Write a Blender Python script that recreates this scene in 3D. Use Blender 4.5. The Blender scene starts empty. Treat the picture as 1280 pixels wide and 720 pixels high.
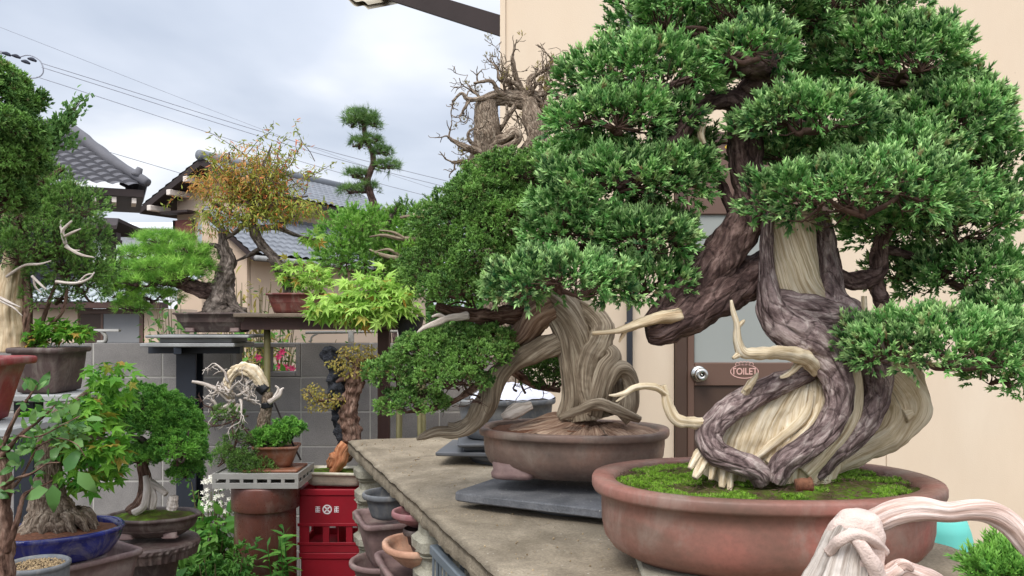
import bpy, math, random
import numpy as np
from mathutils import Vector
PI = math.pi
rng = np.random.default_rng(11)
random.seed(5)
sc = bpy.context.scene
COL = sc.collection
F = 1050.0; HZ = 400.0; EYE = 1.53
def P(px, py, Y):
    return np.array([(px-640.0)/F*Y, Y, EYE-(py-HZ)/F*Y])
def nrm(a):
    a = np.asarray(a, float)
    return a/(np.linalg.norm(a, axis=-1, keepdims=True)+1e-12)
# ------------------------------------------------------------------ scene objects
ROOT = {}
def tag(o, label=None, cat=None, group=None, kind=None):
    if label: o['label'] = label
    if cat: o['category'] = cat
    if group: o['group'] = group
    if kind: o['kind'] = kind
    return o
def thing(name, label, cat, loc, group=None):
    o = bpy.data.objects.new(name, None); COL.objects.link(o)
    o.empty_display_size = 0.1
    o.location = tuple(float(v) for v in loc)
    ROOT[o.name] = np.array(loc, float)
    return tag(o, label, cat, group)
def mk(name, geos, mat, parent=None, smooth=True, origin=None, mats=None):
    """geos: list of (V, faces[, attrs]); one mesh object. attrs: dict name -> (n,3) arrays or (n,4) colours"""
    if isinstance(geos, tuple): geos = [geos]
    Vs, idx, tot = [], [], []
    at = {}
    off = 0
    names = set()
    for g in geos:
        if len(g) > 2 and g[2]: names |= set(g[2].keys())
    for g in geos:
        V = np.asarray(g[0], float); n = len(V)
        fl = g[1]
        if isinstance(fl, np.ndarray): fl = [fl]
        for f in fl:
            if isinstance(f, np.ndarray) and f.ndim == 2:
                idx.append((f+off).ravel()); tot.append(np.full(len(f), f.shape[1]))
            else:
                f = np.asarray(f); idx.append(f+off); tot.append(np.array([len(f)]))
        for k in names:
            d = g[2].get(k) if len(g) > 2 and g[2] else None
            if d is None: d = np.zeros((n, 4 if k == 'tint' else 3))
            at.setdefault(k, []).append(d)
        Vs.append(V); off += n
    V = np.vstack(Vs); idx = np.concatenate(idx).astype(np.int32); tot = np.concatenate(tot).astype(np.int32)
    if parent is not None: base = ROOT[parent.name]
    elif origin is not None: base = np.array(origin, float)
    else: base = np.zeros(3)
    me = bpy.data.meshes.new(name)
    me.vertices.add(len(V)); me.vertices.foreach_set('co', (V-base).astype(np.float32).ravel())
    me.loops.add(len(idx)); me.loops.foreach_set('vertex_index', idx)
    me.polygons.add(len(tot))
    st = np.concatenate([[0], np.cumsum(tot)[:-1]]).astype(np.int32)
    me.polygons.foreach_set('loop_start', st); me.polygons.foreach_set('loop_total', tot)
    me.polygons.foreach_set('use_smooth', np.full(len(tot), bool(smooth)))
    for k, l in at.items():
        d = np.vstack(l).astype(np.float32)
        if k == 'tint':
            a = me.attributes.new('tint', 'FLOAT_COLOR', 'POINT'); a.data.foreach_set('color', d.ravel())
        else:
            a = me.attributes.new(k, 'FLOAT_VECTOR', 'POINT'); a.data.foreach_set('vector', d.ravel())
    me.update(calc_edges=True); me.validate()
    o = bpy.data.objects.new(name, me); COL.objects.link(o)
    me.materials.append(mat)
    if parent is not None:
        o.parent = parent
    elif origin is not None:
        o.location = tuple(base)
    ROOT[o.name] = base
    return o
def copy_tree(root, loc, label=None, rz=None):
    r = root.copy(); COL.objects.link(r); r.location = tuple(float(v) for v in loc)
    ROOT[r.name] = np.array(loc, float)
    if rz is not None: r.rotation_euler.z = rz
    if label: r['label'] = label
    for ch in list(root.children):
        c = ch.copy(); COL.objects.link(c); c.parent = r
        for g in ch.children:
            d = g.copy(); COL.objects.link(d); d.parent = c
    return r
# ------------------------------------------------------------------ geometry
def wob(Pn, f, seed, oct=3):
    r = np.random.default_rng(seed); Pn = np.asarray(Pn, float); out = np.zeros(len(Pn)); a = 1.0
    for o in range(oct):
        for k in range(4):
            w = nrm(r.normal(size=3))*f*(2**o)*r.uniform(.7, 1.3)
            out += a*np.sin(Pn@w*2*PI+r.uniform(0, 6.28))/4
        a *= .5
    return out
def box(x0, x1, y0, y1, z0, z1, bev=0.004):
    b = min(bev, .45*min(x1-x0, y1-y0, z1-z0))
    if b <= 0:
        V = np.array([[x, y, z] for z in (z0, z1) for y in (y0, y1) for x in (x0, x1)], float)
        Fq = np.array([[0,2,3,1],[4,5,7,6],[0,1,5,4],[2,6,7,3],[0,4,6,2],[1,3,7,5]])
        return (V, Fq)
    # bevelled: 24 verts
    V = []; key = {}
    for ix in (0, 1):
        for iy in (0, 1):
            for iz in (0, 1):
                X = (x0, x1)[ix]; Y = (y0, y1)[iy]; Z = (z0, z1)[iz]
                sx = b if ix == 0 else -b; sy = b if iy == 0 else -b; sz = b if iz == 0 else -b
                key[(ix,iy,iz,0)] = len(V); V.append((X, Y+sy, Z+sz))
                key[(ix,iy,iz,1)] = len(V); V.append((X+sx, Y, Z+sz))
                key[(ix,iy,iz,2)] = len(V); V.append((X+sx, Y+sy, Z))
    k = key; Q = []; T = []
    Q += [[k[0,0,0,0],k[0,0,1,0],k[0,1,1,0],k[0,1,0,0]], [k[1,0,0,0],k[1,1,0,0],k[1,1,1,0],k[1,0,1,0]]]
    Q += [[k[0,0,0,1],k[1,0,0,1],k[1,0,1,1],k[0,0,1,1]], [k[0,1,0,1],k[0,1,1,1],k[1,1,1,1],k[1,1,0,1]]]
    Q += [[k[0,0,0,2],k[0,1,0,2],k[1,1,0,2],k[1,0,0,2]], [k[0,0,1,2],k[1,0,1,2],k[1,1,1,2],k[0,1,1,2]]]
    for i in (0,1):
        for j in (0,1):
            Q.append([k[0,i,j,1],k[1,i,j,1],k[1,i,j,2],k[0,i,j,2]])
            Q.append([k[i,0,j,0],k[i,1,j,0],k[i,1,j,2],k[i,0,j,2]])
            Q.append([k[i,j,0,0],k[i,j,1,0],k[i,j,1,1],k[i,j,0,1]])
    for ix in (0,1):
        for iy in (0,1):
            for iz in (0,1):
                T.append([k[ix,iy,iz,0],k[ix,iy,iz,1],k[ix,iy,iz,2]])
    return (np.array(V, float), [np.array(Q), np.array(T)])
def rotz(g, c, a):
    V = np.array(g[0], float); ca, sa = math.cos(a), math.sin(a)
    x = V[:,0]-c[0]; y = V[:,1]-c[1]
    V[:,0] = c[0]+x*ca-y*sa; V[:,1] = c[1]+x*sa+y*ca
    return (V,)+tuple(g[1:])
def bar(p, q, w, h=None, bev=.002):
    """box beam from p to q, section w x h"""
    h = h or w; p = np.array(p, float); q = np.array(q, float); L = np.linalg.norm(q-p)
    g = box(-w/2, w/2, -h/2, h/2, 0, L, bev)
    z = (q-p)/L; up = np.array([0,0,1.0]) if abs(z[2]) < .95 else np.array([0,1.0,0])
    x = nrm(np.cross(up, z)); y = np.cross(z, x)
    return (g[0]@np.array([x, y, z])+p, g[1])
def cr(pts, n):
    pts = np.asarray(pts, float)
    if len(pts) == 2:
        t = np.linspace(0, 1, n)[:,None]; return pts[0]*(1-t)+pts[1]*t
    q = np.vstack([2*pts[0]-pts[1], pts, 2*pts[-1]-pts[-2]])
    d = np.linalg.norm(np.diff(pts[:, :3], axis=0), axis=1); s = np.concatenate([[0], np.cumsum(d+1e-9)])
    u = np.linspace(0, s[-1], n); i = np.clip(np.searchsorted(s, u, side='right')-1, 0, len(pts)-2)
    t = ((u-s[i])/(s[i+1]-s[i]))[:,None]
    a, b, c, e = q[i], q[i+1], q[i+2], q[i+3]
    return .5*((2*b)+(-a+c)*t+(2*a-5*b+4*c-e)*t*t+(-a+3*b-3*c+e)*t**3)
def tube(pts, rad, seg=10, n=None, amp=0., ks=(3,5,9), twist=0., bump=0., bf=20., flat=1., seed=0, cap=True, flatdir=None, step=None):
    pts = np.asarray(pts, float); rad = np.asarray(rad, float)
    if rad.ndim == 0: rad = np.full(len(pts), float(rad))
    L = np.linalg.norm(np.diff(pts, axis=0), axis=1).sum()
    if n is None: n = max(2, int(L/(step or max(.004, float(rad.mean())*.6)))+2) if len(pts) > 2 or amp or bump else 2
    c = cr(np.hstack([pts, rad[:,None]]), n); C = c[:, :3]; R = np.maximum(c[:,3], 1e-4)
    T = nrm(np.gradient(C, axis=0))
    N = np.zeros_like(C)
    if flatdir is not None:
        fd = np.asarray(flatdir, float); N = nrm(fd - T*(T@fd)[:,None])
    else:
        a = np.array([0,1.0,0]) if abs(T[0,1]) < .9 else np.array([1.0,0,0])
        v = nrm(a-T[0]*(T[0]@a)); N[0] = v
        for i in range(1, n):
            v = v-T[i]*(T[i]@v); v = v/(np.linalg.norm(v)+1e-9); N[i] = v
    B = np.cross(T, N)
    s = np.concatenate([[0], np.cumsum(np.linalg.norm(np.diff(C, axis=0), axis=1))])
    ang = np.linspace(0, 2*PI, seg, endpoint=False)
    A = ang[None,:]+0*s[:,None]; S = s[:,None]+0*A
    At = A+twist*S
    RR = R[:,None]*np.ones_like(A)
    r = np.random.default_rng(seed+100)
    if amp:
        f = 0
        for k in ks:
            p1, p2, p3 = r.uniform(0, 6.28, 3); w = r.uniform(.5, 1.5)
            f = f+np.sin(k*At+p1+1.2*np.sin(S*w*2*PI/max(L,.01)*1.5+p2))*(ks[0]/k)**.6*(.7+.3*np.sin(S*6*w/max(L,.01)+p3))
        RR = RR*(1+amp*f)
    x = np.cos(A)*RR*flat; y = np.sin(A)*RR
    V = C[:,None,:]+N[:,None,:]*x[...,None]+B[:,None,:]*y[...,None]
    V = V.reshape(-1, 3)
    if bump:
        V = V+ (N[:,None,:]*np.cos(A)[...,None]+B[:,None,:]*np.sin(A)[...,None]).reshape(-1,3)*(wob(V, bf, seed+3)*bump*np.repeat(R, seg))[:,None]
    Rm = float(R.mean())
    G = np.stack([np.cos(At)*Rm, np.sin(At)*Rm, S+seed*.37], -1).reshape(-1, 3)
    i = np.arange(n-1)[:,None]*seg; j = np.arange(seg)[None,:]; j2 = (j+1) % seg
    Q = np.stack([i+j, i+j2, i+seg+j2, i+seg+j], -1).reshape(-1, 4)
    fs = [Q]
    if cap:
        V = np.vstack([V, C[:1], C[-1:]-0*T[-1:]]); G = np.vstack([G, [[0,0,0]], [[0,0,float(s[-1])]]])
        k0 = n*seg; jj = np.arange(seg); 
        fs.append(np.stack([np.full(seg, k0), (jj+1)%seg, jj], -1))
        fs.append(np.stack([np.full(seg, k0+1), (n-1)*seg+jj, (n-1)*seg+(jj+1)%seg], -1))
    return (V, fs, {'grain': G})
RS = .84
def ptube(lst, Y0, **kw):
    """lst of (px,py,dY,rpx): points given where the camera sees them, at real depth"""
    pts = [P(a, b, Y0+c) for a, b, c, r in lst]; rad = [r*RS*(Y0+c)/F for a, b, c, r in lst]
    return tube(pts, rad, **kw)
def sell(t, ax, ay, n):
    c, s = np.cos(t), np.sin(t)
    return np.sign(c)*np.abs(c)**(2/n)*ax, np.sign(s)*np.abs(s)**(2/n)*ay
def loft(cx, cy, z0, ax, ay, n, rot, prof, M=64, wav=None, cap=True, capend=False):
    t = np.linspace(0, 2*PI, M, endpoint=False)
    rows = []
    for ins, z in prof:
        x, y = sell(t, max(ax-ins, .001), max(ay-ins, .001), n)
        if wav:
            k, am = wav; f = 1+am*np.cos(k*t); x, y = x*f, y*f
        rows.append(np.stack([x, y, np.full(M, z)], -1))
    V = np.array(rows); R = len(prof); V = V.reshape(-1, 3)
    ca, sa = math.cos(rot), math.sin(rot)
    V = np.stack([cx+V[:,0]*ca-V[:,1]*sa, cy+V[:,0]*sa+V[:,1]*ca, z0+V[:,2]], -1)
    i = np.arange(R-1)[:,None]*M; j = np.arange(M)[None,:]; j2 = (j+1)%M
    fs = [np.stack([i+j, i+j2, i+M+j2, i+M+j], -1).reshape(-1, 4)]
    if cap: fs.append(np.arange(M)[::-1].copy())
    if capend: fs.append((np.arange(M)+(R-1)*M).copy())
    return (V, fs)
def rimprof(h, base, bulge, lip, lipt, wall, foot=0.0):
    """outer profile of a pot: base inset, bulge, rim lip overhang, lip thickness, wall thickness"""
    b = base
    p = [(b+lip+.012, foot), (b+lip, foot+.006)]
    for t in (.15, .3, .5, .75):
        hh = foot+.006+(h-lipt-foot-.006)*t
        p.append((lip+b*(1-t)**bulge, hh))
    p += [(lip, h-lipt-.001), (.003, h-lipt), (0, h-lipt*.75), (0, h-lipt*.2), (.003, h), (wall*.5, h+.001), (wall, h-.003), (wall+.004, h-.02), (wall+.01, h-.05 if h > .07 else h*.4)]
    return p
def disc(cx, cy, z, ax, ay, n, rot, rings=14, M=64, amp=.004, f=14, mound=0., mc=(0,0), mr=.5, seed=1, edge=-.004):
    t = np.linspace(0, 2*PI, M, endpoint=False); V = [[0,0,0]]; x, y = sell(t, ax, ay, n)
    for k in range(1, rings+1):
        V += [[a*k/rings, b*k/rings, 0] for a, b in zip(x, y)]
    V = np.array(V, float)
    e = np.concatenate([[0], np.repeat(np.arange(1, rings+1)/rings, M)])
    V[:,2] = wob(V, f, seed, 4)*amp*(1-.5*e)+edge*e**4
    if mound: V[:,2] += mound*np.exp(-(((V[:,0]-mc[0])/ (mr*ax))**2+((V[:,1]-mc[1])/(mr*ay))**2))
    ca, sa = math.cos(rot), math.sin(rot)
    W = np.stack([cx+V[:,0]*ca-V[:,1]*sa, cy+V[:,0]*sa+V[:,1]*ca, z+V[:,2]], -1)
    j = np.arange(M); j2 = (j+1)%M
    fs = [np.stack([np.zeros(M, int), 1+j, 1+j2], -1)]
    for k in range(rings-1):
        a = 1+k*M; fs.append(np.stack([a+j, a+M+j, a+M+j2, a+j2], -1))
    return (W, fs)
def grid(f, nu, nv):
    u, v = np.meshgrid(np.linspace(0,1,nu), np.linspace(0,1,nv), indexing='ij')
    V = f(u.ravel(), v.ravel()); i = np.arange(nu-1)[:,None]*nv; j = np.arange(nv-1)[None,:]
    Q = np.stack([i+j, i+nv+j, i+nv+j+1, i+j+1], -1).reshape(-1,4)
    return (V, [Q])
def solid(poly, a, b):
    """prism: polygon poly (list of 3d points) extruded by vector b (a unused)"""
    V = np.array(poly, float); n = len(V); W = np.vstack([V, V+np.array(b, float)])
    j = np.arange(n); fs = [np.arange(n)[::-1].copy(), np.arange(n)+n, np.stack([j, (j+1)%n, (j+1)%n+n, j+n], -1)]
    return (W, fs)
# ------------------------------------------------------------------ foliage
def spindle(p, q, r, seg=3):
    p = np.array(p, float); q = np.array(q, float); z = nrm(q-p)
    a = np.array([1.0,0,0]) if abs(z[0]) < .9 else np.array([0,1.0,0]); x = nrm(np.cross(a, z)); y = np.cross(z, x)
    m = p+(q-p)*.4; V = [p]+[m+(x*math.cos(t)+y*math.sin(t))*r for t in np.linspace(0, 2*PI, seg, endpoint=False)]+[q]
    Fc = []
    for i in range(seg):
        j = (i+1)%seg; Fc += [[0, 1+j, 1+i], [1+i, 1+j, seg+1]]
    return np.array(V), np.array(Fc)
def merge(parts):
    V, Fs, o = [], [], 0
    for v, f in parts: V.append(v); Fs.append(f+o); o += len(v)
    return np.vstack(V), np.vstack(Fs)
def t_sprig(r, side=6, w=.065, spread=.5, sl=.42):
    ps = [spindle([0,0,0], [0,0,1], w)]
    for i in range(side):
        a = i*2.4+r.uniform(0,.6); h = .12+.6*i/side; d = np.array([math.cos(a)*spread, math.sin(a)*spread, .85])
        l = sl*r.uniform(.8,1.15); b = np.array([0,0,h]); ps.append(spindle(b, b+nrm(d)*l, w*.85))
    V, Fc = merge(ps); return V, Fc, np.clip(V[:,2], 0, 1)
def t_tuft(r, m=7, w=.12):
    ps = []
    for i in range(m):
        d = nrm(np.array([r.normal(), r.normal(), .9+abs(r.normal())])); b = np.array([r.normal()*.12, r.normal()*.12, r.uniform(0,.3)])
        ps.append(spindle(b, b+d*r.uniform(.5,.8), w))
    V, Fc = merge(ps); return V, Fc, np.clip(V[:,2], 0, 1)
def t_needles(r, m=16, w=.012, open_=1.0):
    ps = []
    for i in range(m):
        d = nrm(np.array([r.normal()*open_, r.normal()*open_, .8+.3*r.normal()])); b = np.array([0,0,r.uniform(-.2,.2)])
        q = b+d*r.uniform(.7,1); x = nrm(np.cross(d, r.normal(size=3)))
        ps.append((np.array([b-x*w, b+x*w, q]), np.array([[0,1,2]])))
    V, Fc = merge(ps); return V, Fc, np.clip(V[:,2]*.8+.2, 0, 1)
def t_leaf(r, fold=.15, w=.3, droop=.2):
    """leaf along +Z, face normal +Y, width along X"""
    z = np.array([0,.3,.65,1.0]); hw = np.array([0.02, w, w*.75, 0.0])
    V = []
    for a, h in zip(z, hw): V += [[-h, fold*h*2-droop*a*a, a], [0, -droop*a*a, a], [h, fold*h*2-droop*a*a, a]]
    V = np.array(V); Fc = []
    for i in range(3):
        b = i*3
        for k in (0,1): Fc += [[b+k, b+k+1, b+k+4], [b+k, b+k+4, b+k+3]]
    return V, np.array(Fc), V[:,2]*.6
def t_maple(r, lobes=7, droop=.25, thin=.42):
    V = [[0,0,.3]]; ang = np.linspace(-2.25, 2.25, lobes); ln = [.42,.7,.88,1.0,.88,.7,.42] if lobes == 7 else [.6,.9,1.0,.9,.6]
    ring = []
    c = np.array([0,.3])
    for i, (a, l) in enumerate(zip(ang, ln)):
        l = l*.72*r.uniform(.9,1.05); tip = c+np.array([math.sin(a), math.cos(a)])*l
        ring.append((tip[0], -droop*l*l*1.3, tip[1]))
        if i < lobes-1:
            am = (a+ang[i+1])/2; q = c+np.array([math.sin(am), math.cos(am)])*l*thin; ring.append((q[0], .03, q[1]))
    ring.append((0, 0, .18))
    V = np.array(V+ring, float); n = len(ring)
    Fc = [[0, 1+i, 1+(i+1)%n] for i in range(n)]
    # petiole
    V = np.vstack([V, [[-.012,0,0],[.012,0,0],[0,0,.3]]]); k = n+1; Fc.append([k,k+1,k+2])
    d = np.linalg.norm(V[:,[0,2]]-c, axis=1)
    return V, np.array(Fc), np.clip(d, 0, 1)
def t_blade(r, w=.03, bend=.4, k=4):
    V = []; 
    for i in range(k+1):
        t = i/k; h = w*(1-t)**.6*(.6+.8*t if t < .5 else 1); V += [[-h, -bend*t*t, t-.15*bend*t*t], [h, -bend*t*t, t-.15*bend*t*t]]
    V = np.array(V); Fc = []
    for i in range(k): b = 2*i; Fc += [[b,b+1,b+3],[b,b+3,b+2]]
    return V, np.array(Fc), np.clip(V[:,2],0,1)
def scatter(temps, pos, zdir, scale, r, ydir=None, tint=None):
    pos = np.asarray(pos, float); n = len(pos)
    if n == 0: return []
    z = nrm(np.broadcast_to(zdir, pos.shape)); 
    if ydir is None: yd = r.normal(size=(n,3))
    else: yd = np.broadcast_to(ydir, pos.shape)
    x = nrm(np.cross(yd, z)); y = np.cross(z, x)
    scale = np.broadcast_to(scale, (n,)); rnd = r.uniform(0,1,n); rnd2 = r.uniform(0,1,n)
    if tint is not None: rnd = np.clip(tint, 0, 1)
    which = r.integers(0, len(temps), n); out = []
    for k, (V, Fc, al) in enumerate(temps):
        s = np.where(which == k)[0]
        if len(s) == 0: continue
        W = (V[None,:,0,None]*x[s][:,None,:]+V[None,:,1,None]*y[s][:,None,:]+V[None,:,2,None]*z[s][:,None,:])*scale[s][:,None,None]+pos[s][:,None,:]
        nv = len(V); FF = (Fc[None]+(np.arange(len(s))*nv)[:,None,None]).reshape(-1,3)
        t = np.zeros((len(s), nv, 4)); t[...,0] = rnd[s][:,None]; t[...,1] = al[None]; t[...,2] = rnd2[s][:,None]; t[...,3] = 1
        out.append((W.reshape(-1,3), FF, {'tint': t.reshape(-1,4)}))
    return out
def fib(n, r):
    i = np.arange(n)+.5; z = 1-2*i/n; a = PI*(1+5**.5)*i+r.uniform(0,6); q = np.sqrt(1-z*z)
    return np.stack([np.cos(a)*q, np.sin(a)*q, z], -1)
def pad_clumps(c, rad, rc, r, lo=-.35, dens=1.5, jit=.25, keep=1.0):
    """clump centres and outward normals over the upper part of an ellipsoid"""
    c = np.asarray(c, float); rad = np.asarray(rad, float)
    p = 1.6; ab = (rad[0]*rad[1])**p; ac = (rad[0]*rad[2])**p; bc = (rad[1]*rad[2])**p
    area = 4*PI*((ab+ac+bc)/3)**(1/p)
    n = max(6, int(area/(PI*rc*rc)*dens))
    d = fib(n, r)+r.normal(size=(n,3))*jit*.3; d = nrm(d); d = d[d[:,2] > lo]
    if keep < 1: d = d[r.uniform(size=len(d)) < keep]
    k = r.uniform(.66, 1.08, len(d))
    p_ = c+d*rad*k[:,None]
    nn = nrm(d/rad)
    return p_, nn
def clump_fill(cp, cn, rc, m, r, up=.5, rnd=.35, hemi=.5):
    """m sprig positions + directions per clump; also one tint base per clump"""
    n = len(cp); d = nrm(r.normal(size=(n,m,3))+cn[:,None,:]*hemi*1.6+np.array([0,0,hemi*.8]))
    pos = cp[:,None,:]+d*rc*r.uniform(.3,1.0,(n,m,1))
    dr = nrm(d*.8+cn[:,None,:]*.6+np.array([0,0,up])+r.normal(size=(n,m,3))*rnd)
    ti = np.repeat(np.clip(r.normal(.5,.28,n),0,1), m)+r.normal(0,.2,n*m)
    return pos.reshape(-1,3), dr.reshape(-1,3), np.clip(ti,0,1)
def twigs(c, targets, r, r0=.004, k=2):
    """thin branches from c to each target, bent"""
    out = []
    for i, t in enumerate(targets):
        m = (c+t)/2+r.normal(size=3)*.12*np.linalg.norm(t-c); m[2] -= .06*np.linalg.norm(t-c)
        out.append(tube([c, m, t], [r0*1.6, r0, r0*.5], seg=5, n=6, cap=False, seed=i))
    return out
def branchy(p, d, L, rad, depth, r, bend=.35, kids=(2,4), shrink=.62, up=0., out=None, tips=None, seg=6, thick=.62, n=8, minr=.0008):
    if out is None: out, tips = [], []
    pts = [np.array(p, float)]; d = nrm(d); k = 5; cur = d
    for i in range(k):
        cur = nrm(cur+r.normal(size=3)*bend+np.array([0,0,up])); pts.append(pts[-1]+cur*L/k)
    rs = np.linspace(rad, max(rad*.45, minr), k+1)
    if depth == 0: rs[-1] = minr*.6
    out.append(tube(pts, rs, seg=seg if rad > .004 else 4, n=n, cap=True, amp=.08 if rad > .006 else 0, seed=int(r.integers(1000))))
    if depth > 0:
        for c in range(int(r.integers(kids[0], kids[1]+1))):
            i = int(r.integers(2, k+1)); a = pts[i]; dd = nrm(nrm(pts[i]-pts[i-1])+r.normal(size=3)*.75)
            branchy(a, dd, L*shrink*r.uniform(.7,1.2), rs[i]*thick, depth-1, r, bend, kids, shrink, up, out, tips, seg, thick, max(4,n-2), minr)
    tips.append((pts[-1], cur))
    return out, tips
# ------------------------------------------------------------------ materials
class NB:
    def __init__(s, name):
        s.m = bpy.data.materials.new(name); s.m.use_nodes = True; s.t = s.m.node_tree; s.n = s.t.nodes; s.n.clear()
        s.out = s.n.new('ShaderNodeOutputMaterial'); s.b = s.n.new('ShaderNodeBsdfPrincipled'); s.l(s.b.outputs[0], s.out.inputs[0])
    def l(s, a, b): s.t.links.new(a, b)
    def new(s, k, **p):
        n = s.n.new(k)
        for a, v in p.items():
            if hasattr(n, a) and a != 'inputs': setattr(n, a, v)
        return n
    def setin(s, n, **kw):
        for k, v in kw.items():
            i = n.inputs[k.replace('_', ' ')]
            if hasattr(v, 'node'): s.l(v, i)
            else: i.default_value = v
        return n
    def coord(s, scale=(1,1,1), attr=None):
        if attr: o = s.new('ShaderNodeAttribute', attribute_name=attr).outputs['Vector']
        else: o = s.new('ShaderNodeTexCoord').outputs['Object']
        m = s.new('ShaderNodeMapping'); m.inputs['Scale'].default_value = scale; s.l(o, m.inputs['Vector']); return m.outputs[0]
    def noise(s, v, scale=5, detail=4, rough=.55, dist=0.):
        n = s.new('ShaderNodeTexNoise'); s.l(v, n.inputs['Vector'])
        n.inputs['Scale'].default_value = scale; n.inputs['Detail'].default_value = detail; n.inputs['Roughness'].default_value = rough; n.inputs['Distortion'].default_value = dist
        return n.outputs['Fac']
    def vor(s, v, scale=5, feature='F1', out='Distance'):
        n = s.new('ShaderNodeTexVoronoi', feature=feature); s.l(v, n.inputs['Vector']); n.inputs['Scale'].default_value = scale; return n.outputs[out]
    def ramp(s, f, stops, interp='LINEAR'):
        n = s.new('ShaderNodeValToRGB'); s.l(f, n.inputs[0]); e = n.color_ramp.elements; n.color_ramp.interpolation = interp
        while len(e) > 1: e.remove(e[-1])
        for i, (p, c) in enumerate(stops):
            q = e[0] if i == 0 else e.new(p); q.position = p; q.color = (*c, 1) if len(c) == 3 else c
        return n.outputs[0]
    def mix(s, f, a, b, mode='MIX'):
        n = s.new('ShaderNodeMix', data_type='RGBA', blend_type=mode)
        for i, v in ((0, f), (6, a), (7, b)):
            if hasattr(v, 'node'): s.l(v, n.inputs[i])
            else: n.inputs[i].default_value = v if i == 0 else ((*v, 1) if len(v) == 3 else v)
        return n.outputs[2]
    def math(s, op, a, b=0.):
        n = s.new('ShaderNodeMath', operation=op)
        for i, v in ((0, a), (1, b)):
            if hasattr(v, 'node'): s.l(v, n.inputs[i])
            else: n.inputs[i].default_value = v
        return n.outputs[0]
    def bump(s, h, dist=.002, strength=.6, normal=None):
        n = s.new('ShaderNodeBump'); s.l(h, n.inputs['Height']); n.inputs['Distance'].default_value = dist; n.inputs['Strength'].default_value = strength
        if normal: s.l(normal, n.inputs['Normal'])
        return n.outputs[0]
    def fin(s, color, rough=.7, normal=None, spec=.35, metal=0.):
        if hasattr(color, 'node'): s.l(color, s.b.inputs['Base Color'])
        else: s.b.inputs['Base Color'].default_value = (*color, 1)
        if hasattr(rough, 'node'): s.l(rough, s.b.inputs['Roughness'])
        else: s.b.inputs['Roughness'].default_value = rough
        s.b.inputs['Specular IOR Level'].default_value = spec; s.b.inputs['Metallic'].default_value = metal
        if normal: s.l(normal, s.b.inputs['Normal'])
        return s.m
def sg(r, g, b):
    f = lambda c: (c/255/12.92 if c/255 <= .04045 else ((c/255+.055)/1.055)**2.4)
    return (f(r), f(g), f(b))
def mul(c, k): return tuple(min(1, x*k) for x in c)
def M_plain(name, col, rough=.6, var=.18, scale=6., bump=.0, bscale=60., spec=.35, metal=0., dirt=None, dirtamt=.4):
    b = NB(name); v = b.coord(); n = b.noise(v, scale, 5)
    c = b.ramp(n, [(.3, mul(col, 1-var)), (.7, mul(col, 1+var))])
    if dirt:
        d = b.ramp(b.noise(v, scale*.7, 6, .65, .6), [(.52, (0,0,0)), (.72, (1,1,1))]); c = b.mix(b.math('MULTIPLY', d, dirtamt), c, dirt)
    nm = b.bump(b.noise(v, bscale, 4), bump) if bump else None
    return b.fin(c, rough, nm, spec, metal)
def M_wood(name, dark, mid, light, sc=150., zs=.05, bump=.004, rough=.8, crack=(.03,.025,.02), ca=.75):
    b = NB(name); v = b.coord((sc, sc, sc*zs), 'grain'); n1 = b.noise(v, 1.0, 7, .68, .35)
    v2 = b.coord((sc*.2, sc*.2, sc*.06), 'grain'); n2 = b.noise(v2, 1.0, 4, .6)
    c = b.ramp(n1, [(.36, dark), (.49, mid), (.6, light)])
    c = b.mix(b.ramp(n2, [(.4, (0,0,0)), (.62, (.75,)*3)]), c, mul(dark, .9), 'MIX')
    c = b.mix(.35, c, b.ramp(n1, [(.36, dark), (.49, mid), (.6, light)]))
    n3 = b.noise(b.coord((sc*.5, sc*.5, sc*zs*.35), 'grain'), 1.0, 5, .6)
    cr_ = b.ramp(n3, [(.33, (1,1,1)), (.385, (0,0,0))]); c = b.mix(b.math('MULTIPLY', cr_, ca), c, crack)
    h = b.math('ADD', n1, b.math('MULTIPLY', b.math('MINIMUM', n3, .45), 2.2))
    return b.fin(c, rough, b.bump(h, bump, .9), .2)
def M_bark(name, dark, mid, light, sc=26., bump=.005, zs=.3):
    b = NB(name); sc *= 1.7; v = b.coord((sc, sc, sc*zs), 'grain'); n1 = b.noise(v, 1.0, 7, .7, .6)
    v2 = b.coord((sc*.3, sc*.3, sc*zs*.45), 'grain'); n2 = b.noise(v2, 1.0, 5, .65, .8)
    vo = b.vor(b.coord((sc*.7, sc*.7, sc*zs*.75), 'grain'), 1.0, 'DISTANCE_TO_EDGE')
    c = b.ramp(n1, [(.36, dark), (.5, mid), (.62, light)])
    c = b.mix(b.ramp(n2, [(.42, (.55,)*3), (.56, (0,0,0))]), c, mul(dark, .8)); c = b.mix(b.ramp(n2, [(.56, (0,0,0)), (.72, (.4,)*3)]), c, light)
    e = b.ramp(b.math('ADD', vo, b.math('MULTIPLY', n1, .25)), [(.10, (1,1,1)), (.19, (0,0,0))]); c = b.mix(b.math('MULTIPLY', e, .75), c, mul(dark, .4))
    h = b.math('ADD', b.math('MULTIPLY', n1, .9), b.math('MINIMUM', b.math('MULTIPLY', vo, 3.), .6)); h = b.math('ADD', h, n2)
    return b.fin(c, .85, b.bump(h, bump*1.5, 1.0), .15)
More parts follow.
